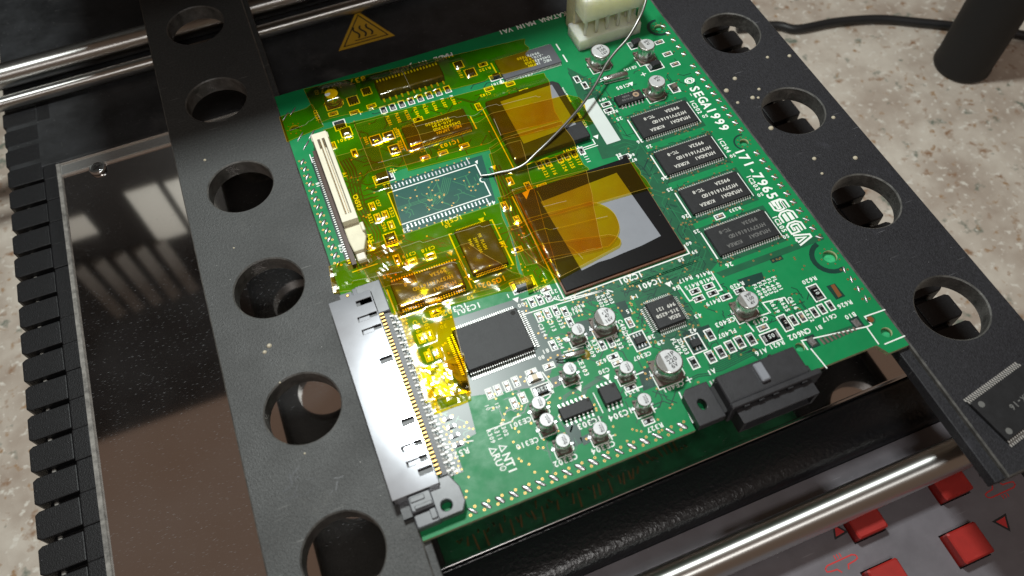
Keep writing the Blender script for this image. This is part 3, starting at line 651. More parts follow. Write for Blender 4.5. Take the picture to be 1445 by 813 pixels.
# --- silkscreen text
def T(s, px, py, h=1.25, a=R180, m=0, adv=.86): x, y = P(px, py); text(silk, s, x, y, h, a, ZS+.003, m, adv)
T('KATANA MAIN VA1', 752, 33, 2.3, adv=.80); T('MADE IN JAPAN', 595, 90, 2.3, adv=.80); T('837-13778', 480, 121, 2.5)
T('©', 973, 114, 3.6, DN); T('SEGA', 989, 137, 3.4, DN, adv=.84); T('1999', 1013, 168, 3.4, DN, adv=.84); T('171-7965E', 1070, 249, 3.4, DN, adv=.84)
for s, px, py in (('IC202', 982, 151), ('IC204', 1022, 205), ('IC203', 1063, 258), ('IC205', 1100, 316)): T(s, px, py, 1.6, DN)
for s, px, py, h in (('IC301', 661, 436, 1.9), ('IC302', 642, 437, 1.9), ('IC201', 890, 393, 1.9), ('IC401', 917, 401, 1.9), ('IC303', 832, 597, 1.7), ('IC304', 876, 585, 1.7), ('IC501', 637, 311, 1.8), ('IC502', 697, 398, 1.9), ('IC103', 635, 203, 1.7), ('IC101', 806, 211, 1.5), ('IC105', 881, 122, 1.5), ('CE401', 950, 546, 1.5), ('CE403', 1023, 455, 1.5), ('CE302', 798, 650, 1.6), ('CE304', 851, 632, 1.6), ('CE310', 744, 626, 1.5), ('CE301', 734, 597, 1.5), ('CE306', 857, 597, 0.01), ('CE307', 906, 503, 1.3), ('R625', 851, 510, 1.3), ('R415', 976, 404, 1.35), ('R416', 992, 388, 1.35), ('R417', 967, 395, 1.35), ('R418', 997, 396, 1.35), ('R419', 1006, 427, 1.35), ('R420', 1040, 403, 1.35), ('FL407', 1026, 471, 1.4), ('C615', 1073, 453, 1.4), ('CN602', 1128, 472, 1.7), ('C617', 1170, 449, 1.4), ('R626', 1192, 430, 1.4), ('R620', 1142, 396, 1.4), ('R621', 1096, 487, 1.4), ('R321', 891, 553, 1.3), ('R327', 924, 604, 1.4), ('C30', 852, 524, 1.3), ('R610', 812, 441, 1.2), ('R609', 815, 434, 1.2), ('R306', 617, 447, 1.2), ('R528', 647, 641, 1.7), ('CE201', 763, 408, 1.2), ('CE501', 487, 197, 1.4), ('RA525', 555, 345, 1.3), ('C318', 604, 352, 1.3), ('C319', 577, 360, 1.3), ('R233', 1037, 296, 1.2), ('CE105', 889, 97, 1.2), ('RP97', 864, 159, 1.2), ('HP9', 850, 141, 1.1), ('R122', 684, 98, 1.3), ('CE101', 702, 118, 1.2), ('C182', 685, 134, 1.2), ('R52', 640, 666, 1.4), ('CE102', 742, 107, 1.2)):
    if h > .1: T(s, px, py, h)
for s, px, py, h in (('C305', 601, 456, 1.3), ('C306', 588, 461, 1.3), ('R332', 873, 483, 1.4), ('R325', 841, 489, 1.3), ('CE309', 833, 493, 1.3), ('CE303', 823, 518, 1.4), ('R304', 790, 484, 1.2), ('C314', 766, 466, 1.3), ('C313', 779, 459, 1.3), ('R335', 791, 455, 1.3), ('C401', 879, 461, 1.4), ('ZD402', 886, 477, 1.3), ('ZD603', 964, 489, 1.3), ('FL406', 955, 489, 1.3), ('R301', 854, 424, 1.2), ('R302', 847, 426, 1.2), ('R303', 861, 421, 1.2), ('R619', 1093, 433, 1.3), ('R625', 1107, 431, 1.3), ('C616', 1119, 428, 1.3), ('R622', 1142, 446, 1.2), ('C57', 534, 287, 1.2), ('R521', 523, 309, 1.2), ('R522', 553, 300, 1.2), ('C506', 542, 320, 1.2), ('CN503', 505, 286, 1.6), ('A25', 523, 336, 1.4), ('A1', 487, 247, 1.4), ('B25', 482, 351, 1.3), ('B1', 449, 261, 1.2), ('R121', 770, 244, 1.3), ('R116', 781, 240, 1.3), ('R124', 796, 235, 1.3), ('R125', 806, 231, 1.3), ('R117', 816, 227, 1.3), ('R111', 828, 223, 1.3), ('FL401', 1097, 400, 1.25), ('FL402', 1090, 403, 1.25), ('FL403', 1083, 405, 1.25), ('FL405', 1077, 408, 1.25), ('FL404', 1070, 411, 1.25), ('D101', 650, 105, 1.3), ('ZD502', 560, 187, 1.1), ('ZD501', 566, 205, 1.1), ('D501', 517, 199, 1.1), ('CE501', 447, 163, 1.3), ('R301', 957, 126, 1.0), ('L', 700, 610, .8), ('R302', 712, 606, 1.2), ('R311', 703, 612, 1.2), ('R309', 693, 616, 1.2), ('YWVUTRPNM', 799, 134, 1.0), ('LJHGFEDCBA', 821, 168, 1.0), ('10', 688, 575, 1.1), ('12', 702, 572, 1.1), ('11', 695, 577, 1.1)):
    T(s, px, py, h, DN)
for k in range(8): x, y = 541+k*12.9, 154.6-k*4.2; T('FL50%d' % (k+1), x+8, y+16, 1.15, DN)
for s, px, py, h in (('1', 717, 418, 1.4), ('100', 738, 430, 1.3), ('30', 626, 461, 1.3), ('81', 770, 496, 1.3), ('80', 764, 505, 1.2), ('29', 782, 412, 1.3), ('30', 786, 420, 1.2), ('31', 809, 421, 1.4), ('14', 896, 419, 1.4), ('15', 888, 439, 1.3), ('28', 919, 476, 1.3), ('29', 932, 484, 1.3), ('42', 978, 467, 1.4), ('43', 985, 446, 1.4), ('56', 954, 407, 1.3), ('14', 945, 400, 1.3), ('58', 961, 367, 1.2), ('59', 980, 356, 1.2), ('60', 972, 344, 1.2), ('86', 873, 219, 1.2), ('87', 895, 226, 1.2), ('88', 892, 219, 1.1), ('22', 546, 262, 1.6), ('23', 573, 325, 1.6), ('44', 694, 287, 1.6), ('1', 659, 225, 1.4), ('25', 545, 390, 1.4), ('26', 570, 451, 1.3), ('50', 664, 420, 1.3), ('21', 674, 404, 1.3), ('20', 632, 319, 1.3), ('1', 684, 302, 1.3), ('25', 874, 168, 1.4), ('26', 903, 200, 1.4), ('26', 938, 252, 1.4), ('26', 967, 306, 1.4), ('26', 1029, 374, 1.5), ('50', 995, 164, 1.3), ('50', 1034, 220, 1.3), ('50', 1073, 275, 1.3), ('50', 1109, 334, 1.3), ('1', 975, 134, 1.2), ('25', 983, 327, 1.3), ('25', 945, 268, 1.3), ('25', 916, 207, 1.3), ('A16', 1074, 497, 1.5), ('A1', 1004, 525, 1.5), ('B1', 1155, 463, 1.3), ('B10', 1200, 446, 1.4), ('+', 793, 545, 0.01)):
    if h > .1: T(s, px, py, h)
for px, py in ((972,536),(1066,434),(797,639),(862,616),(922,578),(818,541),(895,535),(768,396),(508,159),(556,241),(908,105)):
    x, y = P(px, py); silk.line([(x-1,y),(x+1,y)], .32, ZS); silk.line([(x,y-1),(x,y+1)], .32, ZS+.001)
# block logo: outlined letters
def logo():
    x, y = P(1117, 312)
    L_ = {'S': [[(1,.95),(.25,.95),(.05,.75),(.05,.6),(.25,.42),(.8,.42),(.8,.25),(0,.25)],[(1,.72),(.3,.72),(.3,.66),(.9,.66),(1,.5),(1,.2),(.8,0),(0,0)]],
          'E': [[(1,.95),(.3,.95),(.05,.7),(.05,.25),(.3,0),(1,0)],[(1,.72),(.35,.72),(.3,.6),(1,.6)],[(1,.38),(.3,.38),(.35,.25),(1,.25)]],
          'G': [[(1,.95),(.3,.95),(.05,.7),(.05,.25),(.3,0),(1,0),(1,.52),(.5,.52)],[(1,.72),(.35,.72),(.28,.6),(.28,.33),(.35,.25),(.75,.25),(.75,.34),(.5,.34)]],
          'A': [[(0,0),(.38,.95),(.62,.95),(1,0)],[(.28,0),(.5,.62),(.72,0)],[(.4,0),(.6,0)]]}
    h = 5.2; adv = 4.6
    for i, ch in enumerate('SEGA'):
        for st in L_[ch]:
            pts = []
            for a, b_ in st:
                dx, dy = rot2(-1.5*adv+i*adv+(a-.5)*4.0, (b_-.5)*h, DN); pts.append((x+dx, y+dy))
            silk.line(pts, .62, ZS+.004)
logo()
# approval marks
text(silk, 'NT1', *P(720, 654), 2.3, DN, ZS, 0, .86); text(silk, 'RU', *P(703, 649), 2.0, DN, ZS, 0, .86); text(silk, '®', *P(710, 661), 1.7, DN, ZS)
for px, py in ((710, 632), (696, 636)): x, y = P(px, py); silk.line([(x-.8,y-.9),(x+.95,y),(x-.8,y+.9)], .32, ZS, 0, True)
for px, py in ((729,424),(680,311),(944,402),(799,480),(857,533),(818,549),(842,194),(697,237),(891,119),(636,358)):
    x, y = P(px, py); silk.poly([(x-1,y+.9),(x+1,y+.9),(x,y-.9)], ZS+.002)
silk.poly(pp([(737,277),(748,272),(743,286)], 0), 1.72)
# free outlines
for pts, cl in (([(729,447),(855,409),(865,412)], 0), ([(735,424),(757,416.8),(792,424),(804,421),(855,409),(858,412)], 0), ([(957,402),(973,425),(980,422)], 0), ([(1003,383),(1019,409),(1013,411)], 0), ([(1113,429),(1107,420),(1076,427.5),(1087,441),(1052,453),(1064,468)], 0), ([(1140,494),(1131,481),(1224,461),(1230,458),(1220,447),(1249,437)], 0), ([(1144,492),(1167,520)], 0), ([(1223,462),(1240,486)], 0), ([(1248,486),(1277,474)], 0), ([(958,553),(978,597)], 0), ([(625,628),(668,622)], 0), ([(765,525),(780,545),(776,560),(770,565)], 0), ([(632,635),(646,629)], 0), ([(687,608),(722,595),(725,590),(735,586)], 0), ([(899,548),(907,545)], 0), ([(895,530),(908,525)], 0)):
    silk.line(pp(pts), .38, ZS, 0, bool(cl))
def box_silk(x0, x1, y0, y1, wd=.36): silk.line(rect(x0, x1, y0, y1), wd, ZS, 0, True)

# --- small surface-mount parts
CACHE = {}
def smd_mesh(kind, L_, Wd, h):
    k = (kind, L_, Wd, h)
    if k in CACHE: return CACHE[k]
    mb = MB(); e = L_*.2
    mb.box(-L_/2+e*.8, L_/2-e*.8, -Wd/2+.03, Wd/2-.03, 0.06, h, 0)
    for s in (-1, 1):
        mb.box(s*(L_/2-e/2)-e/2, s*(L_/2-e/2)+e/2, -Wd/2, Wd/2, 0.05, h-.02 if kind == 'R' else h+.02, 1)
        mb.box(s*(L_/2+.18)-.34, s*(L_/2+.18)+.34, -Wd/2-.05, Wd/2+.05, 0.03, h*.35, 1, 0, .12)
    if kind == 'R': mb.box(-L_/2+e, L_/2-e, -Wd/2+.12, Wd/2-.12, h-.01, h+.02, 2)
    CACHE[k] = mb.mesh('surface_mount_part', {'R': ['resist', 'solder', 'epoxy_gloss'], 'C': ['ceramic', 'solder', 'ceramic'], 'W': ['cream_ceramic', 'solder', 'cream_ceramic']}[kind]); return CACHE[k]
def smd(px, py, o='v', kind='R', L_=1.6, Wd=.8, h=.5, outline=True, bgm=0):
    x, y = P(px, py, .25); nm = 'chip_resistor' if kind == 'R' else 'chip_capacitor'
    ob = place(nm, smd_mesh(kind, L_, Wd, h), CB, cbl(x, y), math.pi/2 if o == 'v' else 0)
    hx, hy_ = (L_/2+.75, Wd/2+.45) if o == 'u' else (Wd/2+.45, L_/2+.75)
    if outline: box_silk(x-hx, x+hx, y-hy_, y+hy_)
    trc.poly(rect(x-hx+.1, x+hx-.1, y-hy_+.1, y+hy_-.1), ZT+.012, bgm)
    reg(x-hx, x+hx, y-hy_, y+hy_, h)
    return ob
VS = [(750.8,426.4,'R'),(762,423,'R'),(773.6,418.8,'R'),(760.8,447,'C'),(772.5,442.3,'C'),(784,438,'R'),(797.4,439.5,'R'),(804.4,454,'R'),(780.5,487,'R'),(888.8,454.7,'C'),(849.8,486.6,'R'),(862.3,482.4,'R'),(1120,451.6,'R'),(1132,446.8,'C'),(1149.6,440.4,'R'),(1160.4,435.6,'R'),(1172,430.8,'R'),(738,561.3,'C'),(725.5,568.6,'C'),(690.8,555,'C'),(702.6,550.2,'C'),(715.7,544.7,'C'),(727.8,538.4,'C'),(525,290.8,'C'),(532.7,306.7,'C'),(543.8,302.5,'C'),(552,317,'C'),(594.3,476.8,'C'),(606.7,472.7,'C'),(604.6,502.4,'C'),(617,497.6,'C'),(761.5,232,'R'),(772.6,228.4,'R'),(789.8,223.5,'R'),(799.6,219.8,'R'),(809.5,216,'R'),(820.5,212.4,'R'),(814.4,111.5,'R'),(825.5,120,'R')]
US = [(981,410.5,'R'),(1000.3,403.6,'R'),(986.5,421,'R'),(1005.9,413.3,'R'),(1024.6,418.8,'R'),(1044,409.8,'R'),(1076.8,462,'C'),(865.3,503.2,'R'),(871.6,511.5,'W'),(890,546.8,'R'),(774.7,516.4,'C'),(749.8,525,'C'),(606.8,359.3,'C'),(580.5,367.6,'C'),(614.3,440,'C'),(681.5,90.6,'R'),(855.5,146.7,'R'),(859,155,'R'),(1015.6,305,'C'),(915,594,'R'),(930.5,59,'C'),(942,75.6,'C'),(953,90,'C'),(524,149,'C'),(500,158,'C')]
VS += [(720,255,'C'),(745,262,'R'),(712,290,'C'),(730,310,'C'),(700,170,'C'),(675,150,'C'),(470,205,'C'),(500,215,'R'),(520,345,'C'),(560,365,'R')]
US += [(690,125,'C'),(720,118,'C'),(740,128,'R'),(600,222,'C'),(625,215,'C'),(655,205,'C'),(590,168,'R'),(470,160,'C'),(765,262,'C'),(705,345,'C'),(730,352,'R'),(770,408,'C'),(612,400,'C')]
for a, b_, k in VS: smd(a, b_, 'v', k)
for a, b_, k in US: smd(a, b_, 'u', k)
for a, b_ in ((632,590.4),(636.8,602),(641.7,614.6),(646.5,627)): smd(a, b_, 'u', 'R', 2.0, 1.0, .5, False)
for k in range(8): smd(541+k*12.9, 154.6-k*4.15, 'v', 'R', 1.7, 1.1, .7)
for a, b_ in ((1003,503.3),(1017,496.4),(1030.9,488.8),(1044,482.5),(1060,478.4),(1001.8,472),(979,511.6)): smd(a, b_, 'v', 'R', 2.1, 1.2, .9)
smd(754.6, 534, 'u', 'W', 3.0, 1.6, 1.4)
# square filters under tape, drawn with a light outline
for a, b_, s in ((530,196.3,3.0),(548.7,190.8,2.8),(556.3,209.4,2.8),(479.5,175.5,3.2),(488,185.5,3.0),(664,101.7,3.0),(647,90.6,2.6),(550.7,335,3.0),(498,141,3.0),(517,128,2.6)):
    x, y = P(a, b_, .4); mb = MB(); mb.bbox(-s/2, s/2, -s*.42, s*.42, .05, .9, 0, .2)
    for sx in (-.32, 0, .32):
        for sy in (-1, 1): mb.box(sx*s-.2, sx*s+.2, sy*s*.5-.3, sy*s*.5+.3, .03, .3, 1)
    mb.build('filter', ['epoxy', 'solder'], CB, cbl(x, y)); box_silk(x-s*.62, x+s*.62, y-s*.68, y+s*.68); trc.poly(rect(x-s*.55, x+s*.55, y-s*.6, y+s*.6), ZT+.012, 0); reg(x-s/2, x+s/2, y-s/2, y+s/2, .9)

# power resistors / diodes / tantalums with metal ends and print
def block(name, px, py, L_, Wd, h, o, m='epoxy', mk=None, mkm='marking', ext=.9):
    x, y = P(px, py, h/2); a = 0 if o == 'u' else math.pi/2
    mb = MB(); mb.bbox(-L_/2, L_/2, -Wd/2, Wd/2, .15, h, 0, .22)
    for s in (-1, 1):
        mb.box(s*(L_/2+ext*.3)-ext/2, s*(L_/2+ext*.3)+ext/2, -Wd*.4, Wd*.4, .04, .32, 1); mb.box(s*(L_/2)-.12, s*L_/2+.12, -Wd*.36, Wd*.36, .1, h*.55, 1)
    ob = mb.build(name, [m, 'solder'], CB, cbl(x, y), a)
    if mk:
        tm = MB(); text(tm, mk, 0, 0, min(Wd*.5, 1.3), R180-a if o == 'u' else DN-a, h+.02); tm.build('marking', mkm, ob)
    hx, hy_ = (L_/2+1.1, Wd/2+.5) if o == 'u' else (Wd/2+.5, L_/2+1.1)
    box_silk(x-hx, x+hx, y-hy_, y+hy_); trc.poly(rect(x-hx+.1, x+hx-.1, y-hy_+.1, y+hy_-.1), ZT+.012, 0); reg(x-hx, x+hx, y-hy_, y+hy_, h); return ob
block('tantalum_capacitor', 738.5, 400, 5.2, 3.4, 1.8, 'u', 'grey_plastic', '001', 'marking')
block('tantalum_capacitor', 541, 249, 4.4, 2.8, 1.8, 'u', 'epoxy')
block('diode', 898, 60, 3.4, 2.6, 2.0, 'u', 'epoxy'); block('diode', 925, 91, 3.4, 2.4, 2.0, 'u', 'epoxy')
block('power_resistor', 765, 550, 3.2, 2.5, 1.0, 'u', 'epoxy_gloss', '220', 'sticker'); block('power_resistor', 1088, 475, 3.2, 2.5, .7, 'u', 'epoxy_gloss', '05', 'sticker')
block('power_resistor', 1152, 412.5, 3.2, 2.3, .7, 'v', 'epoxy_gloss', '10', 'sticker'); block('power_resistor', 1108, 455, 3.0, 1.5, .7, 'v', 'epoxy_gloss', '10', 'marking')
block('tantalum_capacitor', 951.7, 122, 2.0, 1.8, 1.6, 'v', 'cap_base', None); block('transistor', 881.5, 221, 1.6, 1.0, 1.0, 'u', 'epoxy')
block('diode', 700, 107, 2.4, 1.8, 1.4, 'u', 'epoxy')
# small multi-lead packages
def sot(px, py, s, n):
    x, y = P(px, py, .6); mb = MB(); mb.bbox(-s/2, s/2, -s*.38, s*.38, .12, 1.05, 0, .12)
    for k in range(n):
        lx = (k-(n-1)/2)*.95
        for sy in (-1, 1): mb.box(lx-.2, lx+.2, sy*s*.62-.4, sy*s*.62+.4, .03, .3, 1); mb.box(lx-.15, lx+.15, sy*s*.42-.2, sy*s*.42+.2, .25, .5, 1)
    mb.build('transistor', ['epoxy', 'solder'], CB, cbl(x, y)); box_silk(x-s*.72, x+s*.72, y-s*.95, y+s*.95); trc.poly(rect(x-s*.66, x+s*.66, y-s*.9, y+s*.9), ZT+.012, 0)
sot(902.8, 479.8, 3.0, 3); sot(981.7, 484, 3.0, 2)

# --- integrated circuits
def gull(mb, x, y, dx, dy, h0, wd, reach, m=1):
    """one gull-wing lead leaving (x, y) along (dx, dy)"""
    nx, ny = -dy, dx; th = .14
    prof = [(0-.1, h0), (reach*.32, h0), (reach*.58, .12), (reach, .10)]
    vs = []
    for d, z in prof:
        for s in (-1, 1):
            vs.append((x+dx*d+nx*s*wd/2, y+dy*d+ny*s*wd/2, z+th)); vs.append((x+dx*d+nx*s*wd/2, y+dy*d+ny*s*wd/2, z-.02))
    fs = []
    for i in range(3):
        o = i*4; fs += [(o, o+4, o+6, o+2), (o+1, o+3, o+7, o+5), (o, o+1, o+5, o+4), (o+2, o+6, o+7, o+3)]
    fs.append((12, 13, 15, 14)); mb.add(vs, [f[::-1] for f in fs], m)
ICC = {}
def chip(name, x0, y0, wd, hg, zt, sides, reach=1.0, lw=.3, marks=None, body='epoxy', mk='marking', dots=None, cham=.25, foot=True):
    """x0,y0 = upper left corner of the body; sides {'t':(n,pitch),...}"""
    cx, cy = x0+wd/2, y0-hg/2; key = (name, wd, hg, zt, tuple(sorted(sides.items())), body)
    if key not in ICC:
        mb = MB(); mb.bbox(-wd/2, wd/2, -hg/2, hg/2, .12, zt, 0, cham)
        b_me = mb.mesh(name, body); lm = MB(); h0 = zt*.45
        for s, (n, p_) in sides.items():
            for k in range(n):
                o = (k-(n-1)/2)*p_
                if s == 't': gull(lm, o, hg/2, 0, 1, h0, lw, reach)
                if s == 'b': gull(lm, o, -hg/2, 0, -1, h0, lw, reach)
                if s == 'l': gull(lm, -wd/2, o, -1, 0, h0, lw, reach)
                if s == 'r': gull(lm, wd/2, o, 1, 0, h0, lw, reach)
        lm.m = [0]*len(lm.m); ICC[key] = (b_me, lm.mesh('leads', 'lead'))
    b_me, l_me = ICC[key]
    o = place(name, b_me, CB, cbl(cx, cy)); place('leads', l_me, o, None, 0, 'stuff')
    # row of solder fillets
    for s, (n, p_) in sides.items():
        for k in range(n):
            q = (k-(n-1)/2)*p_; e = reach*.85
            if foot and p_ > .7:
                X, Y = {'t': (cx+q, y0+e), 'b': (cx+q, y0-hg-e), 'l': (x0-e, cy+q), 'r': (x0+wd+e, cy+q)}[s]
                hx, hy_ = (lw*.6, reach*.32) if s in 'tb' else (reach*.32, lw*.6); pads.box(X-hx, X+hx, Y-hy_, Y+hy_, .03, .1, 0)
    if marks:
        tm = MB()
        for s, dx, dy, h, a in marks: text(tm, s, dx, dy, h, a, zt+.012, 0, .78)
        tm.build('marking', mk, o)
    if dots:
        dm = MB()
        for dx, dy, r_ in dots: dm.poly(circ(dx, dy, r_, 16), zt+.01); 
        dm.build('pin_dot', 'hole', o)
    reg(x0, x0+wd, y0, y0-hg, zt); reg(x0-reach, x0+wd+reach, y0+reach, y0-hg-reach, .3); return o
HYM = lambda c1: [('HYUNDAI', 4.4, -2.6, 1.35, R180), ('HY57V161610D', 1.6, -.1, 1.35, R180), ('TC-8', -4.8, 2.4, 1.25, R180), (c1, 4.2, 2.7, 1.35, R180), ('KOREA', -4.4, -3.0, 1.3, R180)]
for i, (yy, c1) in enumerate(((-59.0, '9952A'), (-76.2, '9952A'), (-93.3, '9952A'), (-110.2, '9953A'))):
    chip('memory_chip', 110.8, yy, 20.95, 10.16, 1.1, {'t': (25, .8), 'b': (25, .8)}, .95, .34, HYM(c1), mk='marking' if i < 3 else 'marking_dim', cham=.18)
    silk.line([(109.9, yy-10.4), (109.9, yy+.2)], .45, ZS); silk.line([(132.4, yy-10.6), (132.4, yy-.4)], .25, ZS)
chip('memory_chip', 14.8, -90.6, 20.95, 10.16, 1.1, {'t': (25, .8), 'b': (25, .8)}, .95, .34, HYM('9953A'), cham=.18)
silk.line([(13.4,-101.2),(13.4,-92)], .45, ZS); silk.line([(37.2,-94.5),(37.2,-91),(36.8,-91)], .45, ZS); silk.line([(36.4,-97),(37.2,-97),(37.2,-101.5)], .45, ZS)
NEC = [('NEC JAPAN', 3.5, -2.7, 1.25, R180), ('D4564323G5', 3.2, -1.0, 1.25, R180), ('-A10-9JH', 2.6, .7, 1.25, R180), ('9947EY030', 1.0, 2.3, 1.25, R180)]
chip('graphics_memory_chip', 78.0, -14.9, 22.2, 10.16, 1.1, {'t': (43, .5), 'b': (43, .5)}, .9, .22, NEC, 'chip_glare_grey', 'sticker', cham=.18)
chip('graphics_memory_chip', 37.0, -32.4, 22.6, 9.6, 1.1, {'t': (43, .5), 'b': (43, .5)}, .9, .22, NEC, cham=.18)
silk.line([(35.9,-42.5),(35.9,-31.8)], .45, ZS); silk.line([(60.8,-36),(60.8,-42.4)], .45, ZS); silk.line([(102.4,-25),(102.4,-21)], .5, ZS); silk.line([(102.4,-18.5),(102.4,-14.8)], .5, ZS); silk.line([(76.8,-14.6),(76.8,-25.8),(78.5,-25.8)], .5, ZS)
chip('flash_chip', 39.0, -80.4, 11.6, 17.3, 1.1, {'t': (20, .5), 'b': (20, .5)}, .9, .24, [('MX FLASH', 1.2, 1.6, 1.0, DN), ('29F1610A', -.6, .8, 1.0, DN), ('9947', -2.4, 2.5, 1.0, DN)], cham=.18)
silk.line([(38.4,-80.2),(37.4,-80.2),(37.4,-98.4),(38.4,-98.4)], .45, ZS); silk.line([(51.0,-80.2),(51.8,-80.2),(51.8,-88.2),(51,-88.2)], .45, ZS); silk.line([(51.0,-90.4),(51.8,-90.4),(51.8,-98.4),(51,-98.4)], .45, ZS)
ic3 = chip('quad_flat_chip', 26.5, -113.9, 20, 14, 2.6, {'t': (30, .65), 'b': (30, .65), 'l': (20, .65), 'r': (20, .65)}, 1.9, .25, None, cham=.3, dots=[(8.4, 5.5, .75), (-8, 5.2, .0), ])
ic4 = chip('quad_flat_chip', 81.6, -127.1, 9.0, 9.0, 2.0, {k: (14, .6) for k in 'tblr'}, 1.5, .24, [('SEGA', 1.6, -2.6, 1.15, R180), ('315-6258', .2, -.8, 1.15, R180), ('949 121', .6, 1.2, 1.15, R180)], cham=.25, dots=[(3.2, 3.2, .55)])
chip('small_outline_chip', 45.2, -147.2, 9.3, 3.6, 1.6, {'t': (7, 1.27), 'b': (7, 1.27)}, 1.3, .45, None, cham=.25, dots=[(3.9, .9, .4)])
chip('small_outline_chip', 57.6, -145.9, 5.2, 5.3, 1.9, {'t': (4, 1.27), 'b': (4, 1.27)}, 1.3, .45, None, cham=.25, dots=[(1.6, 1.7, .5)])
soc = chip('small_outline_chip', 109.5, -48.4, 10.0, 4.4, 1.5, {'t': (7, 1.27), 'b': (7, 1.27)}, 1.0, .45, [('AT4100', -1, -.7, .9, R180), ('949D', -1, .7, .9, R180)], mk='marking_dim', cham=.25)
mb = MB(); mb.poly(circ(2.6, .2, 1.15, 20), 1.515, 0); mb.poly(circ(2.6, .2, .55, 14), 1.522, 1); mb.build('brand_dot', ['ceramic', 'cap_base'], soc)
for s in (pp([(869,141),(875,153),(882,151)]), pp([(790,582),(788,588),(792,594)])): silk.line(s, .32, ZS)
silk.line([(56.4,-152.5),(56.4,-146)], .3, ZS)

# large processors
mb = MB(); mb.box(61.9, 102.2, -114.7, -74.4, .05, .95, 0); mb.box(62.0, 102.1, -114.6, -74.5, .95, 1.05, 1); pk = cb(mb, 'processor', ['laminate', 'laminate'])
mb = MB(); mb.bbox(62.35, 101.75, -114.15, -74.85, 1.0, 1.7, 0, .12); cb(mb, 'heat_spreader', 'epoxy_gloss', pk).location = (0, 0, 0)
l1 = pp([(763,285),(870,244),(932.6,333)], 1.75); l2 = pp([(905,347),(880,357),(862,365),(845,370),(821,382)], 1.75)
mb = MB(); mb.prism(l1+l2, 1.68, 1.80); cb(mb, 'thermal_pad', 'label_grey', pk)
reg(61.9, 102.2, -114.7, -74.4, 1.82)
silk.line([(61.2,-74),(61.2,-115.4),(103,-115.4),(103,-112)], .4, ZS)
mb = MB(); mb.prism([(67.1,-34.2),(67.1,-62.3),(94.4,-62.3),(94.4,-35.6),(92.6,-33.8),(67.6,-33.8)], .2, 2.6); bevel_o = cb(mb, 'processor', 'epoxy'); bevel(bevel_o, .5)
mb = MB(); q = pp([(706,143.5),(778.7,119.6),(813,175.5),(739,203)], 2.7)
mb.prism(q, 2.58, 2.72); cb(mb, 'thermal_pad', 'label_grey', bevel_o)
reg(67, 94.4, -62.3, -33.8, 2.75)
silk.line([(66,-33),(66,-63.6),(78,-63.6)], .35, ZS); silk.line([(75,-64.3),(95.2,-64.3),(95.2,-62)], .35, ZS); silk.line([(88,-65.2),(95.8,-65.2)], .3, ZS)
# paper label on the board
mb = MB(); mb.prism([(98.7,-45.0),(103.7,-45.0),(103.7,-66.2),(98.6,-66.2)], .03, .16); cb(mb, 'paper_label', 'sticker')

# --- electrolytic capacitors
def ecap(px, py, d, h, txt, band=True, fs=1.0):
    x, y = P(px, py, h); key = ('cap', d, h)
    if key not in CACHE:
        s = d/2+.25; c_ = d*.18; mb = MB()
        mb.prism([(-s,-s),(s-c_,-s),(s,-s+c_),(s,s-c_),(s-c_,s),(-s,s)], .08, .55)
        for a in (0, math.pi/2, math.pi, 3*math.pi/2):
            qx, qy = rot2(s-.35, s-.35, a); mb.box(qx-.3, qx+.3, qy-.3, qy+.3, .5, 1.0)
        for sx in (-1, 1): mb.box(sx*(s+.3)-.75, sx*(s+.3)+.75, -.45, .45, .04, .35, 1, 0, .15)
        bm_ = mb.mesh('base', ['cap_base', 'solder']); rr = d/2
        mb = MB(); mb.lathe([(rr*.96,.5),(rr,.7),(rr,1.0),(rr*.93,1.12),(rr*.93,1.35),(rr,1.5),(rr,h-.35),(rr*.97,h-.12),(rr*.90,h)], 36, mats=[0,0,0,0,0,0,0,0,1])
        mb.m[-1] = 1; CACHE[key] = (bm_, mb.mesh('can', ['can', 'can_top']))
    bm_, cm = CACHE[key]; o = place('electrolytic_capacitor', cm, CB, cbl(x, y)); o.rotation_euler = (random.uniform(-.02, .02), random.uniform(-.02, .02), random.uniform(-.12, .12)); place('base', bm_, o)
    tm = MB(); rr = d/2*.89
    if band:
        aa = np.linspace(math.radians(118), math.radians(245), 14); tm.poly([(rr*math.cos(a), rr*math.sin(a)) for a in aa], h+.012)
    for i, s in enumerate(txt): text(tm, s, d*.10, -d*.20+i*d*.23 if False else d*.22-i*d*.22, fs, math.radians(14), h+.02, 1, .75)
    tm.build('top_print', ['can_print', 'marking_dark'], o)
    hs = d/2+.6; silk.line([(x-hs,y+hs*.4),(x-hs,y-hs),(x+hs*.6,y-hs)], .28, ZS); silk.line([(x+hs*.6,y-hs),(x+hs,y-hs*.6),(x+hs,y-hs*.1)], .28, ZS)
    reg(x-d/2, x+d/2, y-d/2, y+d/2, h)
ecap(945, 509.5, 7.6, 6.4, ('m1P', '220', '6V'), True, 1.35); ecap(853.5, 446.4, 6.3, 6.0, ('r1P', '47', '16V'), True, 1.1)
ecap(1056.4, 423, 6.1, 6.0, ('99P', '100', '4V'), True, 1.05); ecap(847, 71.7, 7.0, 6.0, ('RV1', '100', '16V'), False, 1.2)
ecap(912.5, 62.6, 6.0, 6.0, ('99C', '47'), True, 1.0); ecap(927, 114.5, 6.0, 6.0, ('99C', '47'), False, 1.0)
for px, py in ((815.4,464.4),(804.4,519.8),(884.7,518.4),(909.6,564),(760.8,568.3),(771.8,592),(794.7,621),(847,604.3)): ecap(px, py, 4.0, 5.2, ('v1', '35', '4V'), False, .8)
ecap(467, 132, 5.0, 4.4, (), False)
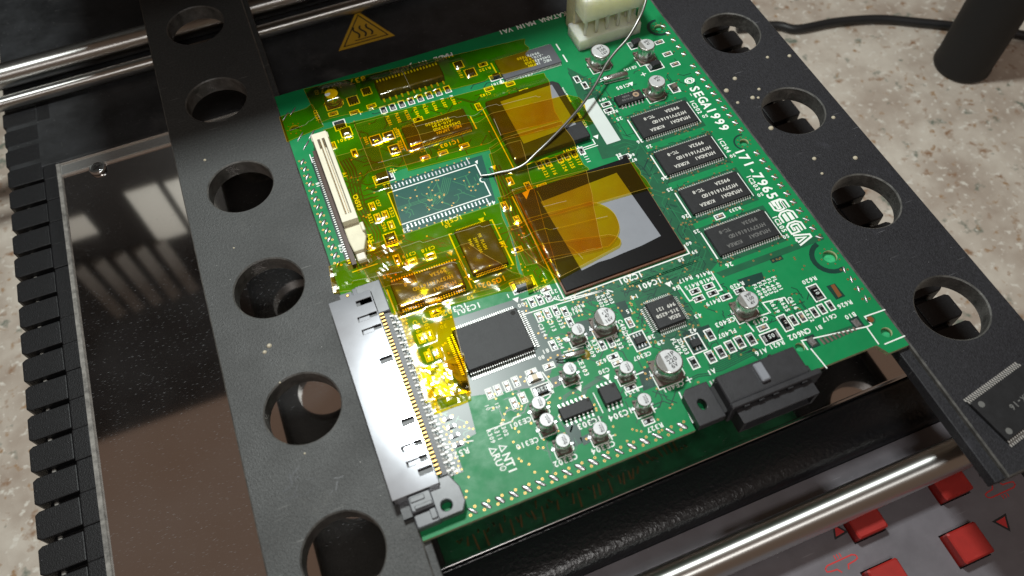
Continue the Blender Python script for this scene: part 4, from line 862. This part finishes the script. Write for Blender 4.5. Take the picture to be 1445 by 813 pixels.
# crystals
def crystal(p0, p1, rad, wrap):
    a = P(*p0, 1.3); b_ = P(*p1, 1.3); A = np.array([*a, 1.4]); B = np.array([*b_, 1.4]); d = (B-A)/np.linalg.norm(B-A)
    mb = MB(); mb.tube([A, A+d*.25, B-d*.25, B], [rad*.85, rad, rad, rad*.8], 20); o = cb(mb, 'crystal', 'can')
    mb = MB(); n_ = np.array([-d[1], d[0], 0])
    for s in (-1, 1): e = A+n_*s*.45; mb.tube([e+d*.3, e-d*1.2, e-d*2.2+np.array([0,0,-1.0]), e-d*2.5+np.array([0,0,-1.4])], .2, 6)
    mb.build('leads', 'solder', o).location = [-q*S for q in BO]
    if wrap:
        mb = MB(); t = np.linspace(0, 1, 8)
        for k in range(7): c_ = A+(B-A)*(.15+.1*k); mb.box(c_[0]-.25, c_[0]+.25, c_[1]-.5, c_[1]+.5, 1.4+rad-.08, 1.4+rad+.03, 0, .25)
        mb.build('marking', 'can_print', o).location = [-q*S for q in BO]
    reg(min(a[0], b_[0]), max(a[0], b_[0]), min(a[1], b_[1])-1, max(a[1], b_[1])+1, 2.6)
crystal((851,113), (885,104.5), 1.15, True); crystal((797,503.5), (825,496.5), .95, False)
x, y = P(826, 500); mb = MB(); mb.lathe([(1.5,.03),(1.2,.35),(.6,.6)], 14, x, y); cb(mb, 'adhesive_blob', 'resin')
silk.line(pp([(852,119),(888,110)]), .3, ZS); silk.line(pp([(795,497),(824,489.5)]), .3, ZS)
for k in range(9): pass

# --- solder strips with twin vias along the edges
sm = MB(); n = 12
prof = []
for i in range(n):
    a = 2*math.pi*i/n; prof.append((1.55*math.copysign(abs(math.cos(a))**.8, math.cos(a)), .5*math.sin(a)))
sm.add([(x, y, .04) for x, y in prof]+[(x*.8, y*.6, .30) for x, y in prof], [(i, (i+1)%n, n+(i+1)%n, n+i) for i in range(n)]+[tuple(range(n, 2*n))], 0, True)
sme = sm.mesh('solder_strip', 'solder')
def strip_row(p0, p1, n_, ang, sc=1.0, off=1.25):
    for k in range(n_):
        t = k/(n_-1) if n_ > 1 else 0; x = p0[0]+(p1[0]-p0[0])*t; y = p0[1]+(p1[1]-p0[1])*t
        o = place('solder_strip', sme, CB, cbl(x, y), ang+random.uniform(-.05, .05)); o.scale = (sc*random.uniform(.92, 1.06), sc*random.uniform(.9, 1.3), 1)
        for s in (-1, 1):
            dx, dy = rot2(0, s*off, ang); VIA(x+dx, y+dy, .5)
strip_row((14.2,-163.9), (74.5,-163.9), 17, math.radians(-46), 1.05)
strip_row((1.9,-33.2), (2.2,-77.4), 14, math.radians(52), .9, 1.1)
strip_row((142.9,-44.8), (142.9,-78.0), 10, math.radians(-40), .85, 1.0); strip_row((142.6,-88.8), (142.6,-125.6), 11, math.radians(-40), .85, 1.0); strip_row((142.8,-138.5), (142.8,-149.5), 4, math.radians(70), .8, 1.0)
strip_row((142.8,-22), (142.8,-38), 5, math.radians(-40), .8, 1.0)
for px, py in ((413,158),(403,165),(424,193),(440,190),(432,205)): x, y = P(px, py); o = place('solder_strip', sme, CB, cbl(x, y), math.radians(50)); o.scale = (1.5, .7, 1)

# --- left board-to-board connector, cream
CN = MB()
mb = MB(); mb.plate(rect(7.6, 12.6, -67.5, -28.6), [rect(8.9, 9.75, -64.8, -31.5), rect(10.45, 11.3, -64.8, -31.5)], 2.2, 6.2); cn = cb(mb, 'board_connector', 'cream_plastic'); bevel(cn, .18)
mb = MB(); mb.box(7.8, 12.4, -67.2, -29, .1, 2.3, 0); cb(mb, 'connector_base', 'cream_plastic', cn)
mb = MB(); mb.box(9.75, 10.45, -64.5, -31.8, 2.3, 5.2); mb.box(8.3, 8.9, -64.5, -31.8, 5.9, 6.25)
for k in range(50):
    y = -32.3-k*.64; mb.box(9.6, 9.76, y-.14, y+.14, 2.4, 5.6, 1); mb.box(10.44, 10.6, y-.14, y+.14, 2.4, 5.6, 1)
cb(mb, 'contact_tongue', ['cream_plastic', 'gold'], cn)
mb = MB(); mb.bbox(7.2, 13.0, -30.6, -28.0, .1, 5.2, 0, .3); cb(mb, 'end_wall', 'cream_plastic', cn)
mb = MB(); q = [(7.5,-67.4),(12.8,-67.4),(13.2,-69),(13.0,-73.5),(11.2,-77.6),(8.0,-77.6),(7.5,-73)]; mb.prism(q, .1, 3.6); o = cb(mb, 'latch_wall', 'beige_plastic', cn); bevel(o, .35)
mb = MB(); mb.bbox(8.2, 11.0, -80.4, -77.2, .1, 2.4, 0, .3); mb.bbox(12.6, 13.6, -71.5, -68.2, .1, 4.6, 0, .2); cb(mb, 'guide_post', 'cream_plastic', cn)
mb = MB(); mb.box(6.2, 7.6, -80.5, -31.5, .05, 1.6); mb.box(5.9, 6.3, -79, -33, .05, .5)
cb(mb, 'contact_strip', 'brown_contact', cn)
mb = MB()
for k in range(50): y = -33-k*.93; mb.box(5.2, 6.2, y-.2, y+.2, .05, .3)
cb(mb, 'leads', 'lead', cn, 'stuff')
silk.line([(5.4,-82.0),(13.5,-82.0)], .35, ZS); silk.line([(5.0,-31),(5.0,-35)], .3, ZS)
trc.poly(rect(4.6, 7.6, -81, -33), ZT+.012, 0)

# --- connector under tape near the top edge
a = pp([(527,113),(620,88),(626,108),(535,133)], 2.5); x0 = (a[0][0]+a[3][0])/2; x1 = (a[1][0]+a[2][0])/2; y1 = (a[0][1]+a[1][1])/2; y0 = (a[2][1]+a[3][1])/2
mb = MB(); mb.bbox(x0, x1, y0, y1, .1, 2.6, 0, .4); tcx = cb(mb, 'ribbon_connector', 'black_plastic')
mb = MB()
for k in range(20): xx = x0+1+k*(x1-x0-2)/19; mb.box(xx-.28, xx+.28, y1-1.6, y1-.4, 2.3, 2.85)
for k in range(11): xx = x0+1+k*(x1-x0-2)/10; mb.box(xx-.3, xx+.3, y0-2.0, y0-.2, .05, .5)
cb(mb, 'contacts', 'lead', tcx, 'stuff'); reg(x0, x1, y0, y1, 2.9)

# --- shielded edge connector at the lower left
ec = MB(); ec.plate(rect(-3.9, 8.6, -155.4, -93.2), [rect(3.6, 8.2, -97.4, -95.6), rect(6.0, 8.3, -102.3, -100.9), rect(2.6, 6.0, -102.6, -101.0), rect(6.0, 8.3, -106.7, -105.3), rect(2.6, 6.0, -107.0, -105.4), rect(4.6, 8.3, -117.8, -115.9), rect(4.6, 8.3, -137.5, -135.6),
    rect(5.9, 8.0, -144.0, -142.5), rect(2.4, 5.9, -144.2, -142.7), rect(5.9, 8.0, -148.4, -146.9), rect(2.4, 5.9, -148.6, -147.1), rect(4.6, 8.3, -151.9, -150.1)], 4.75, 5.05)
sh = cb(ec, 'edge_connector', 'shield'); bevel(sh, .08, 1)
mb = MB()
for yy in (-101.8, -106.2, -143.45, -147.85): mb.box(2.9, 6.0, yy-.55, yy+.55, 4.4, 4.62, 0)
mb.box(-3.9, -3.6, -155.4, -93.2, 1.0, 4.76, 0); mb.box(-3.9, 8.4, -155.4, -155.1, 1.6, 4.76, 0)
cb(mb, 'spring_tabs', 'shield', sh)
mb = MB(); mb.box(-3.5, 8.8, -155.0, -93.4, .15, 4.2, 0); cb(mb, 'insulator', 'black_plastic', sh)
mb = MB(); mb.bbox(4.4, 12.2, -101.5, -90.2, .1, 4.2, 0, .25); mb.bbox(1.0, 5.0, -93.4, -91.2, .1, 3.4, 0, .2); cb(mb, 'end_block', 'grey_plastic', sh)
mb = MB(); mb.bbox(-.4, 3.4, -94, -91.3, 3.4, 4.6, 0, .2); mb.bbox(3.6, 5.0, -93.6, -90.9, 3.8, 4.7, 0, .15); mb.lathe([(.5,4.6),(.35,4.75)], 10, 2.0, -92.5, 1); cb(mb, 'clip', ['shield', 'gold'], sh)
mb = MB(); x, y = P(630, 713, 3); mb.plate([(5.6,-163.7),(12.0,-163.7),(13.4,-161.5),(13.2,-157.5),(11.6,-153.6),(5.6,-153.6)], [circ(x, y, 1.5, 22)], .1, 3.2); o = cb(mb, 'end_block', 'grey_plastic', sh); bevel(o, .25)
mb = MB(); mb.bbox(-.2, 5.8, -160.0, -155.6, .1, 4.4, 0, .3); mb.bbox(-.2, 6.0, -163.9, -160.2, .1, 3.0, 0, .3); mb.bbox(.3, 4.0, -157.6, -156.2, 4.3, 4.7, 0, .15); mb.bbox(.8, 5.4, -159.6, -158.6, 4.3, 4.8, 0, .15); mb.bbox(4.0, 5.6, -163, -160.3, 2.9, 3.5, 0, .15); cb(mb, 'latch_block', 'grey_plastic', sh)
mb = MB(); mb.box(-2.8, -.3, -160.0, -155.0, -1.5, 1.8, 0); mb.build('foot_block', 'black_plastic', sh).location = [-q*S for q in BO]
gm = MB(); lm = MB(); nC = 44
for k in range(nC):
    y = -101.8-k*(152.6-101.8)/(nC-1)
    gm.box(8.6, 10.1, y-.33, y+.33, 3.5, 3.9, 0, 0, .1)
    j = .55 if k % 2 else 0
    lm.add([(11.0,y-.26,3.2),(11.0,y+.26,3.2),(12.0+j,y+.26,2.9),(12.0+j,y-.26,2.9),(12.6+j,y+.26,.3),(12.6+j,y-.26,.3),(13.7+j,y+.3,.12),(13.7+j,y-.3,.12)], [(0,1,2,3)[::-1],(3,2,4,5)[::-1],(5,4,6,7)[::-1]], 0)
    y2 = y-.58; j2 = .55-j; lm.add([(11.2,y2-.16,3.0),(11.2,y2+.16,3.0),(11.7+j2,y2+.16,2.6),(11.7+j2,y2-.16,2.6),(12.0+j2,y2+.16,.3),(12.0+j2,y2-.16,.3),(12.8+j2,y2+.2,.12),(12.8+j2,y2-.2,.12)], [(0,1,2,3)[::-1],(3,2,4,5)[::-1],(5,4,6,7)[::-1]], 0)
    VIA(14.8+j, y, .34)
cb(gm, 'gold_contacts', 'gold', sh, 'stuff'); cb(lm, 'leads', 'lead', sh, 'stuff')
mb = MB(); mb.box(9.4, 11.4, -153.4, -100.8, .1, 3.3); cb(mb, 'lead_carrier', 'black_plastic', sh)
trc.poly(rect(11, 15.6, -153.4, -100.6), ZT+.013, 0)
trc.poly(pp([(618,580),(660,565),(672,612),(630,635)]), ZT, 0); scatter(pp([(618,580),(655,565),(672,612),(630,635)]), 16, 21, 2, 1, 3, .4)

# --- black interface connector at the lower right
mb = MB(); mb.bbox(86.9, 111.4, -165.2, -156.8, .1, 6.6, 0, .3); bk = cb(mb, 'interface_connector', 'black_plastic')
mb = MB(); mb.bbox(86.6, 114.0, -166.9, -165.1, -1.8, 7.2, 0, .3); cb(mb, 'flange', 'black_plastic', bk)
mb = MB(); mb.plate(rect(88.0, 111.0, -1.6, 5.2), [rect(89.0, 110.0, -.9, 4.3)], 166.8, 171.0); mb.v = [(x, -zz, yy) for x, yy, zz in mb.v]; mb.f = [f for f in mb.f]; cb(mb, 'shroud', 'black_plastic', bk)
mb = MB(); x, y = P(990.7, 571, 3); mb.plate([(77.6,-166.8),(85.6,-166.8),(85.6,-155.9),(79.0,-155.9),(77.6,-157.4)], [[(x+1.15*math.cos(a), y+1.6*math.sin(a)) for a in np.linspace(0, 2*math.pi, 24, endpoint=False)]], .1, 3.4); o = cb(mb, 'mounting_ear', 'black_plastic', bk); bevel(o, .25)
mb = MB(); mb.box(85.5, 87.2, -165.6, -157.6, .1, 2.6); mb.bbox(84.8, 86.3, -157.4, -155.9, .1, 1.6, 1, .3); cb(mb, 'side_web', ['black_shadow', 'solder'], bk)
mb = MB(); mb.box(87.6, 110.6, -164.6, -164.1, 6.5, 6.68); mb.box(88.2, 88.6, -164.0, -157.6, 6.5, 6.66); mb.bbox(111.2, 113.2, -165.2, -162.4, .1, 4.2, 0, .25); mb.bbox(103.6, 104.4, -157.4, -156.4, 5.2, 6.5, 0, .1)
for k in range(5): mb.box(90+k*4.4, 91.6+k*4.4, -167.3, -166.7, 5.6, 6.6)
cb(mb, 'moulding', 'black_plastic', bk, 'stuff')
mb = MB(); mb.bbox(97.6, 100.2, -163.2, -157.8, 6.4, 8.0, 0, .3); cb(mb, 'key_tab', 'label_grey', bk)
mb = MB()
for k in range(16): xx = 87.6+k*1.02; mb.box(xx-.22, xx+.22, -156.8, -155.3, .05, .45)
cb(mb, 'leads', 'lead', bk, 'stuff')
# flat cable footprint with bare pads
for k in range(9):
    a = P(1157+k*5.8, 478-k*2.0); b_ = P(1164+k*5.5, 486-k*2.4); pads.line([a, b_], .62, ZS+.01, 1)
for p_ in ((1146,482),(1209,456)): x, y = P(*p_); pads.box(x-1.0, x+1.0, y-1.4, y+1.4, .03, .3, 0, .1, .3); trc.poly(rect(x-1.6, x+1.6, y-2, y+2), ZT+.01, 0)
trc.poly(pp([(1156,475),(1208,457),(1213,464),(1163,487)]), ZT+.005, 1)
x, y = P(1228, 451); pads.poly(circ(x, y, 1.0, 16), ZS, 2); trc.poly(circ(x, y, 1.5, 16), ZT+.01, 1)

# --- white power header at the top
mb = MB(); mb.bbox(108.4, 133.3, -21.9, -11.6, .1, 5.0, 0, .3); pw = cb(mb, 'power_header', 'natural_nylon')
mb = MB(); mb.bbox(110.3, 135.0, -20.6, -11.0, 11.2, 20.5, 0, .3); o = cb(mb, 'upper_housing', 'natural_nylon', pw)
mb = MB(); mb.box(110.6, 134.6, -13.0, -11.6, 4, 11.4); cb(mb, 'rear_wall', 'natural_nylon', pw)
for xx in (110.0, 134.3):
    mb = MB(); mb.bbox(xx, xx+1.1, -12.8, -6.4, .1, 20, 0, .2); cb(mb, 'side_cheek', 'nylon_shade', pw)
for k in range(6):
    xx = 111.6+k*4.3; mb = MB(); mb.bbox(xx-.5, xx+.5, -20.3, -19.2, 4, 11.4, 0, .15); cb(mb, 'rib', 'natural_nylon', pw)
mb = MB()
for k in range(6): xx = 113.6+k*3.9; mb.tube([(xx, -16.5, 4), (xx, -16.5, 11.4)], .5, 8)
cb(mb, 'pins', 'lead', pw)

# underside pins (seen in the polished plate)
mb = MB(); rg = random.Random(11)
for k in range(46):
    x = 8+k*2.0; yb = -162.4+rg.uniform(-.3, .3); mb.tube([(x, yb, -1.6), (x, yb, -4.2-rg.uniform(0, .8))], [.32, .2], 6)
    if k % 3 == 0: mb.tube([(x, yb+3, -1.6), (x, yb+3, -4.0)], [.32, .2], 6)
    mb.tube([(x+rg.uniform(-1, 1), -150+rg.uniform(-6, 6), -1.6), (x, -150, -4)], [.4, .25], 6)
cb(mb, 'pin_tips', 'gold', None, 'stuff')
cb(trc, 'copper_traces', ['mask_dark', 'mask_mid', 'mask_trace', 'mask', 'mask_window'], None, 'stuff')
cb(via, 'vias', ['gold', 'hole'], None, 'stuff')
cb(pads, 'solder_pads', ['solder', 'cap_base', 'copper'], None, 'stuff')
cb(silk, 'silkscreen', 'silk')

# ================================================================= polyimide tape
HT = np.array(HEIGHTS)
def drape(X, Y):
    Z = np.full(X.shape, 0.12)
    for x0, x1, y0, y1, h in HT:
        dx = np.maximum(np.maximum(x0-X, X-x1), 0); dy = np.maximum(np.maximum(y0-Y, Y-y1), 0)
        Z = np.maximum(Z, h+.06-.6*np.hypot(dx, dy))
    return Z
NT = [0]
def tape(label, corners, crumple=0.06, seed=0, end=None, z=1.0, creases=1):
    """corners in photo pixels: TL, TR, BR, BL"""
    a, b_, c_, d = [np.array(P(*q, z)) for q in corners]
    nu = max(6, int(np.linalg.norm(b_-a)/.8)); nv = max(6, int(np.linalg.norm(d-a)/.8))
    U, V = np.meshgrid(np.linspace(0, 1, nu), np.linspace(0, 1, nv))
    rg = np.random.RandomState(seed+5)
    edge = np.interp(np.linspace(0, 1, nv), np.linspace(0, 1, 7), rg.uniform(-.012, .012, 7))
    Un = U*(1+edge[:, None]*(U > .5)*2*(U-.5))
    if end is not None: Un = U*(1-end*np.abs(2*V-1)**2.5*.18)
    X = (1-V)*((1-Un)*a[0]+Un*b_[0])+V*((1-Un)*d[0]+Un*c_[0]); Y = (1-V)*((1-Un)*a[1]+Un*b_[1])+V*((1-Un)*d[1]+Un*c_[1])
    Z = drape(X, Y); NT[0] += 1
    for k in range(7):
        fx, fy, ph_ = rg.uniform(-1.2, 1.2), rg.uniform(-1.2, 1.2), rg.uniform(0, 6.28); Z = Z+crumple*.35*np.sin(fx*X+fy*Y+ph_)
    if crumple > .15: Z = Z+crumple*(rg.rand(*Z.shape)*.55+.8*np.abs(np.sin(.5*X+.3*Y))+.6*np.abs(np.sin(.25*X-.6*Y+1)))
    Z = np.maximum(Z, .08)+.055*NT[0]
    cx, cy = float(X.mean()), float(Y.mean())
    mb = MB(); mb.add(np.stack([X.ravel()-cx, Y.ravel()-cy, Z.ravel()], 1).tolist(), [(j*nu+i, (j+1)*nu+i, (j+1)*nu+i+1, j*nu+i+1) for j in range(nv-1) for i in range(nu-1)], 0, crumple < .15)
    o = mb.build('polyimide_tape', 'tape', None, (cx, cy, 0))
    def ribbon(path, wd, nm, mt, close):
        rb = MB(); n_ = len(path); L3, R3 = [], []
        for i in range(n_):
            a_ = path[i-1] if (i or close) else path[i]; b2 = path[(i+1) % n_] if (i < n_-1 or close) else path[i]
            dx, dy = b2[0]-a_[0], b2[1]-a_[1]; l = math.hypot(dx, dy) or 1
            L3.append((path[i][0]-dy/l*wd/2, path[i][1]+dx/l*wd/2, path[i][2]+.02)); R3.append((path[i][0]+dy/l*wd/2, path[i][1]-dx/l*wd/2, path[i][2]+.02))
        rb.add(L3+R3, [(i, n_+i, n_+(i+1) % n_, (i+1) % n_) for i in range(n_ if close else n_-1)], 0); rb.build(nm, mt, o)
    G = np.stack([X-cx, Y-cy, Z], 2)
    border = [tuple(G[0, i]) for i in range(nu)]+[tuple(G[j, -1]) for j in range(1, nv)]+[tuple(G[-1, i]) for i in range(nu-2, -1, -1)]+[tuple(G[j, 0]) for j in range(nv-2, 0, -1)]
    ribbon(border, .13, 'cut_edge', 'tape_edge', True)
    for k in range(creases):
        t0, t1 = rg.uniform(.12, .88), rg.uniform(.12, .88); i0 = rg.randint(0, max(1, nu//3)); i1 = rg.randint(2*nu//3, nu)
        if rg.rand() < .75: path = [tuple(G[int(round((nv-1)*(t0+(t1*.25+t0*.75-t0)*(i-i0)/max(1, i1-i0)))), i]) for i in range(i0, i1)]
        else: path = [tuple(G[j, int((nu-1)*t0)]) for j in range(nv//5, nv-nv//5)]
        path = [q for i, q in enumerate(path) if i == 0 or q[:2] != path[i-1][:2]]
        if len(path) > 3: ribbon(path, rg.uniform(.07, .14), 'crease', 'tape_crease', False)
    tag(o, label, 'tape', 'amber tape strips on the circuit board'); return o
tape('amber tape strip over the ribbon connector below the board title', [(428,124),(738,53),(757,93),(450,172)], .10, 1)
tape('short amber tape piece over the corner mounting hole', [(393,163),(440,148),(456,176),(404,198)], .06, 2)
tape('amber tape strip crossing the upper edge of the square processor pad', [(455,180),(765,100),(790,173),(490,250)], .08, 3, z=1.5)
tape('amber tape strip reaching the white paper label', [(560,196),(820,132),(838,168),(575,236)], .06, 4, z=2)
tape('amber tape strip over the resistors between the two processors', [(690,204),(792,174),(832,240),(712,276)], .05, 5, z=2)
tape('amber tape strip beside the cream board connector', [(462,222),(534,203),(572,334),(505,384)], .08, 6)
tape('amber tape strip between the bare chip footprint and the black processor', [(690,216),(735,204),(788,392),(745,412)], .07, 7)
tape('amber tape strip over the flash chip', [(500,352),(704,286),(735,395),(545,445)], .09, 8)
tape('crumpled amber tape piece joining the metal edge connector', [(464,376),(560,338),(590,400),(470,412)], .18, 9)
tape('amber tape strip over the taped memory chip', [(530,382),(660,345),(748,398),(563,449)], .07, 10)
tape('amber tape strip running down beside the metal edge connector', [(560,432),(632,418),(664,552),(600,566)], .10, 11)
tape('crumpled bright amber tape end beside the quad flat chip', [(592,520),(655,503),(664,562),(612,582)], .16, 12)
tape('amber tape strip along the far edge of the black processor', [(702,276),(893,231),(918,266),(722,322)], .05, 13, z=1.9)
tape('amber tape strip with a rounded end on the grey thermal pad', [(716,318),(858,280),(884,344),(742,372)], .08, 14, 1.0, z=1.9)
tape('amber tape strip along the near edge of the grey thermal pad', [(738,350),(868,332),(880,345),(788,394)], .05, 15, 0.4, z=1.9)
tape('amber tape strip over the processor corner with the arrow mark', [(722,268),(828,242),(850,352),(768,372)], .07, 16, z=1.9)
tape('amber tape strip over the small filters beside the graphics memory', [(500,176),(575,156),(606,224),(528,246)], .07, 17)

# ================================================================= thermocouple wire
wp = [(678,248,.7),(690,247,.8),(705,243.5,.9),(722,240,1.0),(740,232,1.6),(757,216,2.6),(775,199,3.5),(800,173,4.2),(822,147,4.8),(840,120,5.6),(855,92,7.0),(868,74,8.2),(885,55,10),(900,30,12.5),(910,6,16),(916,-25,20),(918,-60,24)]
pts = [np.array([*P(a, b_, z), z]) for a, b_, z in wp]
sm_ = []
for i in range(len(pts)-1):
    p0, p1, p2, p3 = pts[max(0, i-1)], pts[i], pts[i+1], pts[min(len(pts)-1, i+2)]
    for t in np.linspace(0, 1, 6, endpoint=False):
        sm_.append(.5*((2*p1)+(-p0+p2)*t+(2*p0-5*p1+4*p2-p3)*t*t+(-p0+3*p1-3*p2+p3)*t**3))
sm_.append(pts[-1]); mb = MB(); mb.tube(sm_, [.30+.18*min(1, i/14) for i in range(len(sm_))], 12)
tag(mb.build('thermocouple_wire', 'wire'), 'thin bent grey metal wire touching the bare chip footprint', 'wire')

# ================================================================= loose chip on the right rail
A = np.array(P(1364,566,1)); Bq = np.array(P(1445,507,1)); Cq = np.array(P(1424,628,1))
ang = math.atan2(Bq[1]-A[1], Bq[0]-A[0]); cv = (Cq-A); wv = np.array([math.cos(ang), math.sin(ang)]); nv_ = np.array([math.sin(ang), -math.cos(ang)])
hgt = abs(cv@nv_); lc = A+wv*10.5+nv_*hgt/2
lt = thing('loose_chip', 'loose black memory chip lying on the perforated rail', 'chip', (lc[0], lc[1], 0.0))
mb = MB(); mb.bbox(-10.4, 10.4, -hgt/2+.9, hgt/2-.9, .3, 1.4, 0, .18); o = mb.build('body', 'epoxy', lt, rz=ang)
mb = MB()
for k in range(27):
    q = (k-13)*.78; gull(mb, q, hgt/2-.9, 0, 1, .75, .42, 1.7, 0); gull(mb, q, -hgt/2+.9, 0, -1, .75, .42, 1.7, 0)
mb.build('leads', 'lead', lt, rz=ang, kind='stuff')
mb = MB(); text(mb, 'KX-16', 1.0, -.6, 1.7, math.pi, 1.415); mb.poly(circ(-8.2, -hgt/2+2.6, .9, 16), 1.41, 0); mb.poly(circ(-8.2, hgt/2-2.8, .9, 16), 1.41, 0); mb.build('marking', 'marking_dim', lt, rz=ang)

# ================================================================= post and cord on the counter
x, y = P(1356, 92, -100); mb = MB()
mb.lathe([(13.5,0),(14.6,1.2),(14.6,3),(14.2,4),(14.2,260)], 36)
o = mb.build('stand_post', 'post', None, (x, y, -100)); tag(o, 'thick black cylindrical stand post on the counter', 'post')
cp_ = [(1040,40),(1095,36),(1125,41),(1180,31),(1240,27),(1300,32),(1340,36),(1400,42),(1445,50),(1490,60)]
pts = [np.array([*P(a, b_, -97.6), -97.6]) for a, b_ in cp_]; q = []
for i in range(len(pts)-1):
    p0, p1, p2, p3 = pts[max(0, i-1)], pts[i], pts[i+1], pts[min(len(pts)-1, i+2)]
    for t in np.linspace(0, 1, 6, endpoint=False): q.append(.5*((2*p1)+(-p0+p2)*t+(2*p0-5*p1+4*p2-p3)*t*t+(-p0+3*p1-3*p2+p3)*t**3))
mb = MB(); mb.tube(q, 2.4, 12); tag(mb.build('power_cord', 'cable'), 'black power cord running across the counter behind the post', 'cord')

# ================================================================= unseen overhead block, added above the frame to shade the far edge
hh = thing('shade_block', 'black overhead block out of view, added to shade the far board edge', 'shade block', (33, 300, -100))
mb = MB(); mb.bbox(-46-33, 108-33, 5-300, 180-300, 160, 215, 0, 6); mb.build('head', 'post', hh)
mb = MB(); mb.box(25-33, 41-33, 179-300, 305-300, 175, 195); mb.tube([(0, 0, 0), (0, 0, 230)], 12, 20); mb.build('arm', 'post', hh)
# black block added behind the station, only for its reflection in the polished plate
tw = thing('reflection_block', 'black louvred block out of view behind the preheater, added for the plate reflection', 'reflection block', (-160, 330, -100))
mb = MB(); mb.bbox(-330, 190, -50, 60, 0, 715, 0, 3); mb.build('block_body', 'post', tw)
for k in range(5):
    mb = MB(); mb.box(-5, 5, -56, -49.5, 395, 480, 0, .5); mb.build('louvre', 'dust_edge', tw, (-64+k*18, 0, 0))
for xx, ww, z0, z1 in ((8, 26, 326, 396), (40, 26, 328, 396), (-80, 50, 336, 362)):  # pale plates added to give bright patches in the plate's reflection
    mb = MB(); mb.box(xx, xx+ww, -52, -49.5, z0, z1); mb.build('reflection_panel', 'silk', tw)
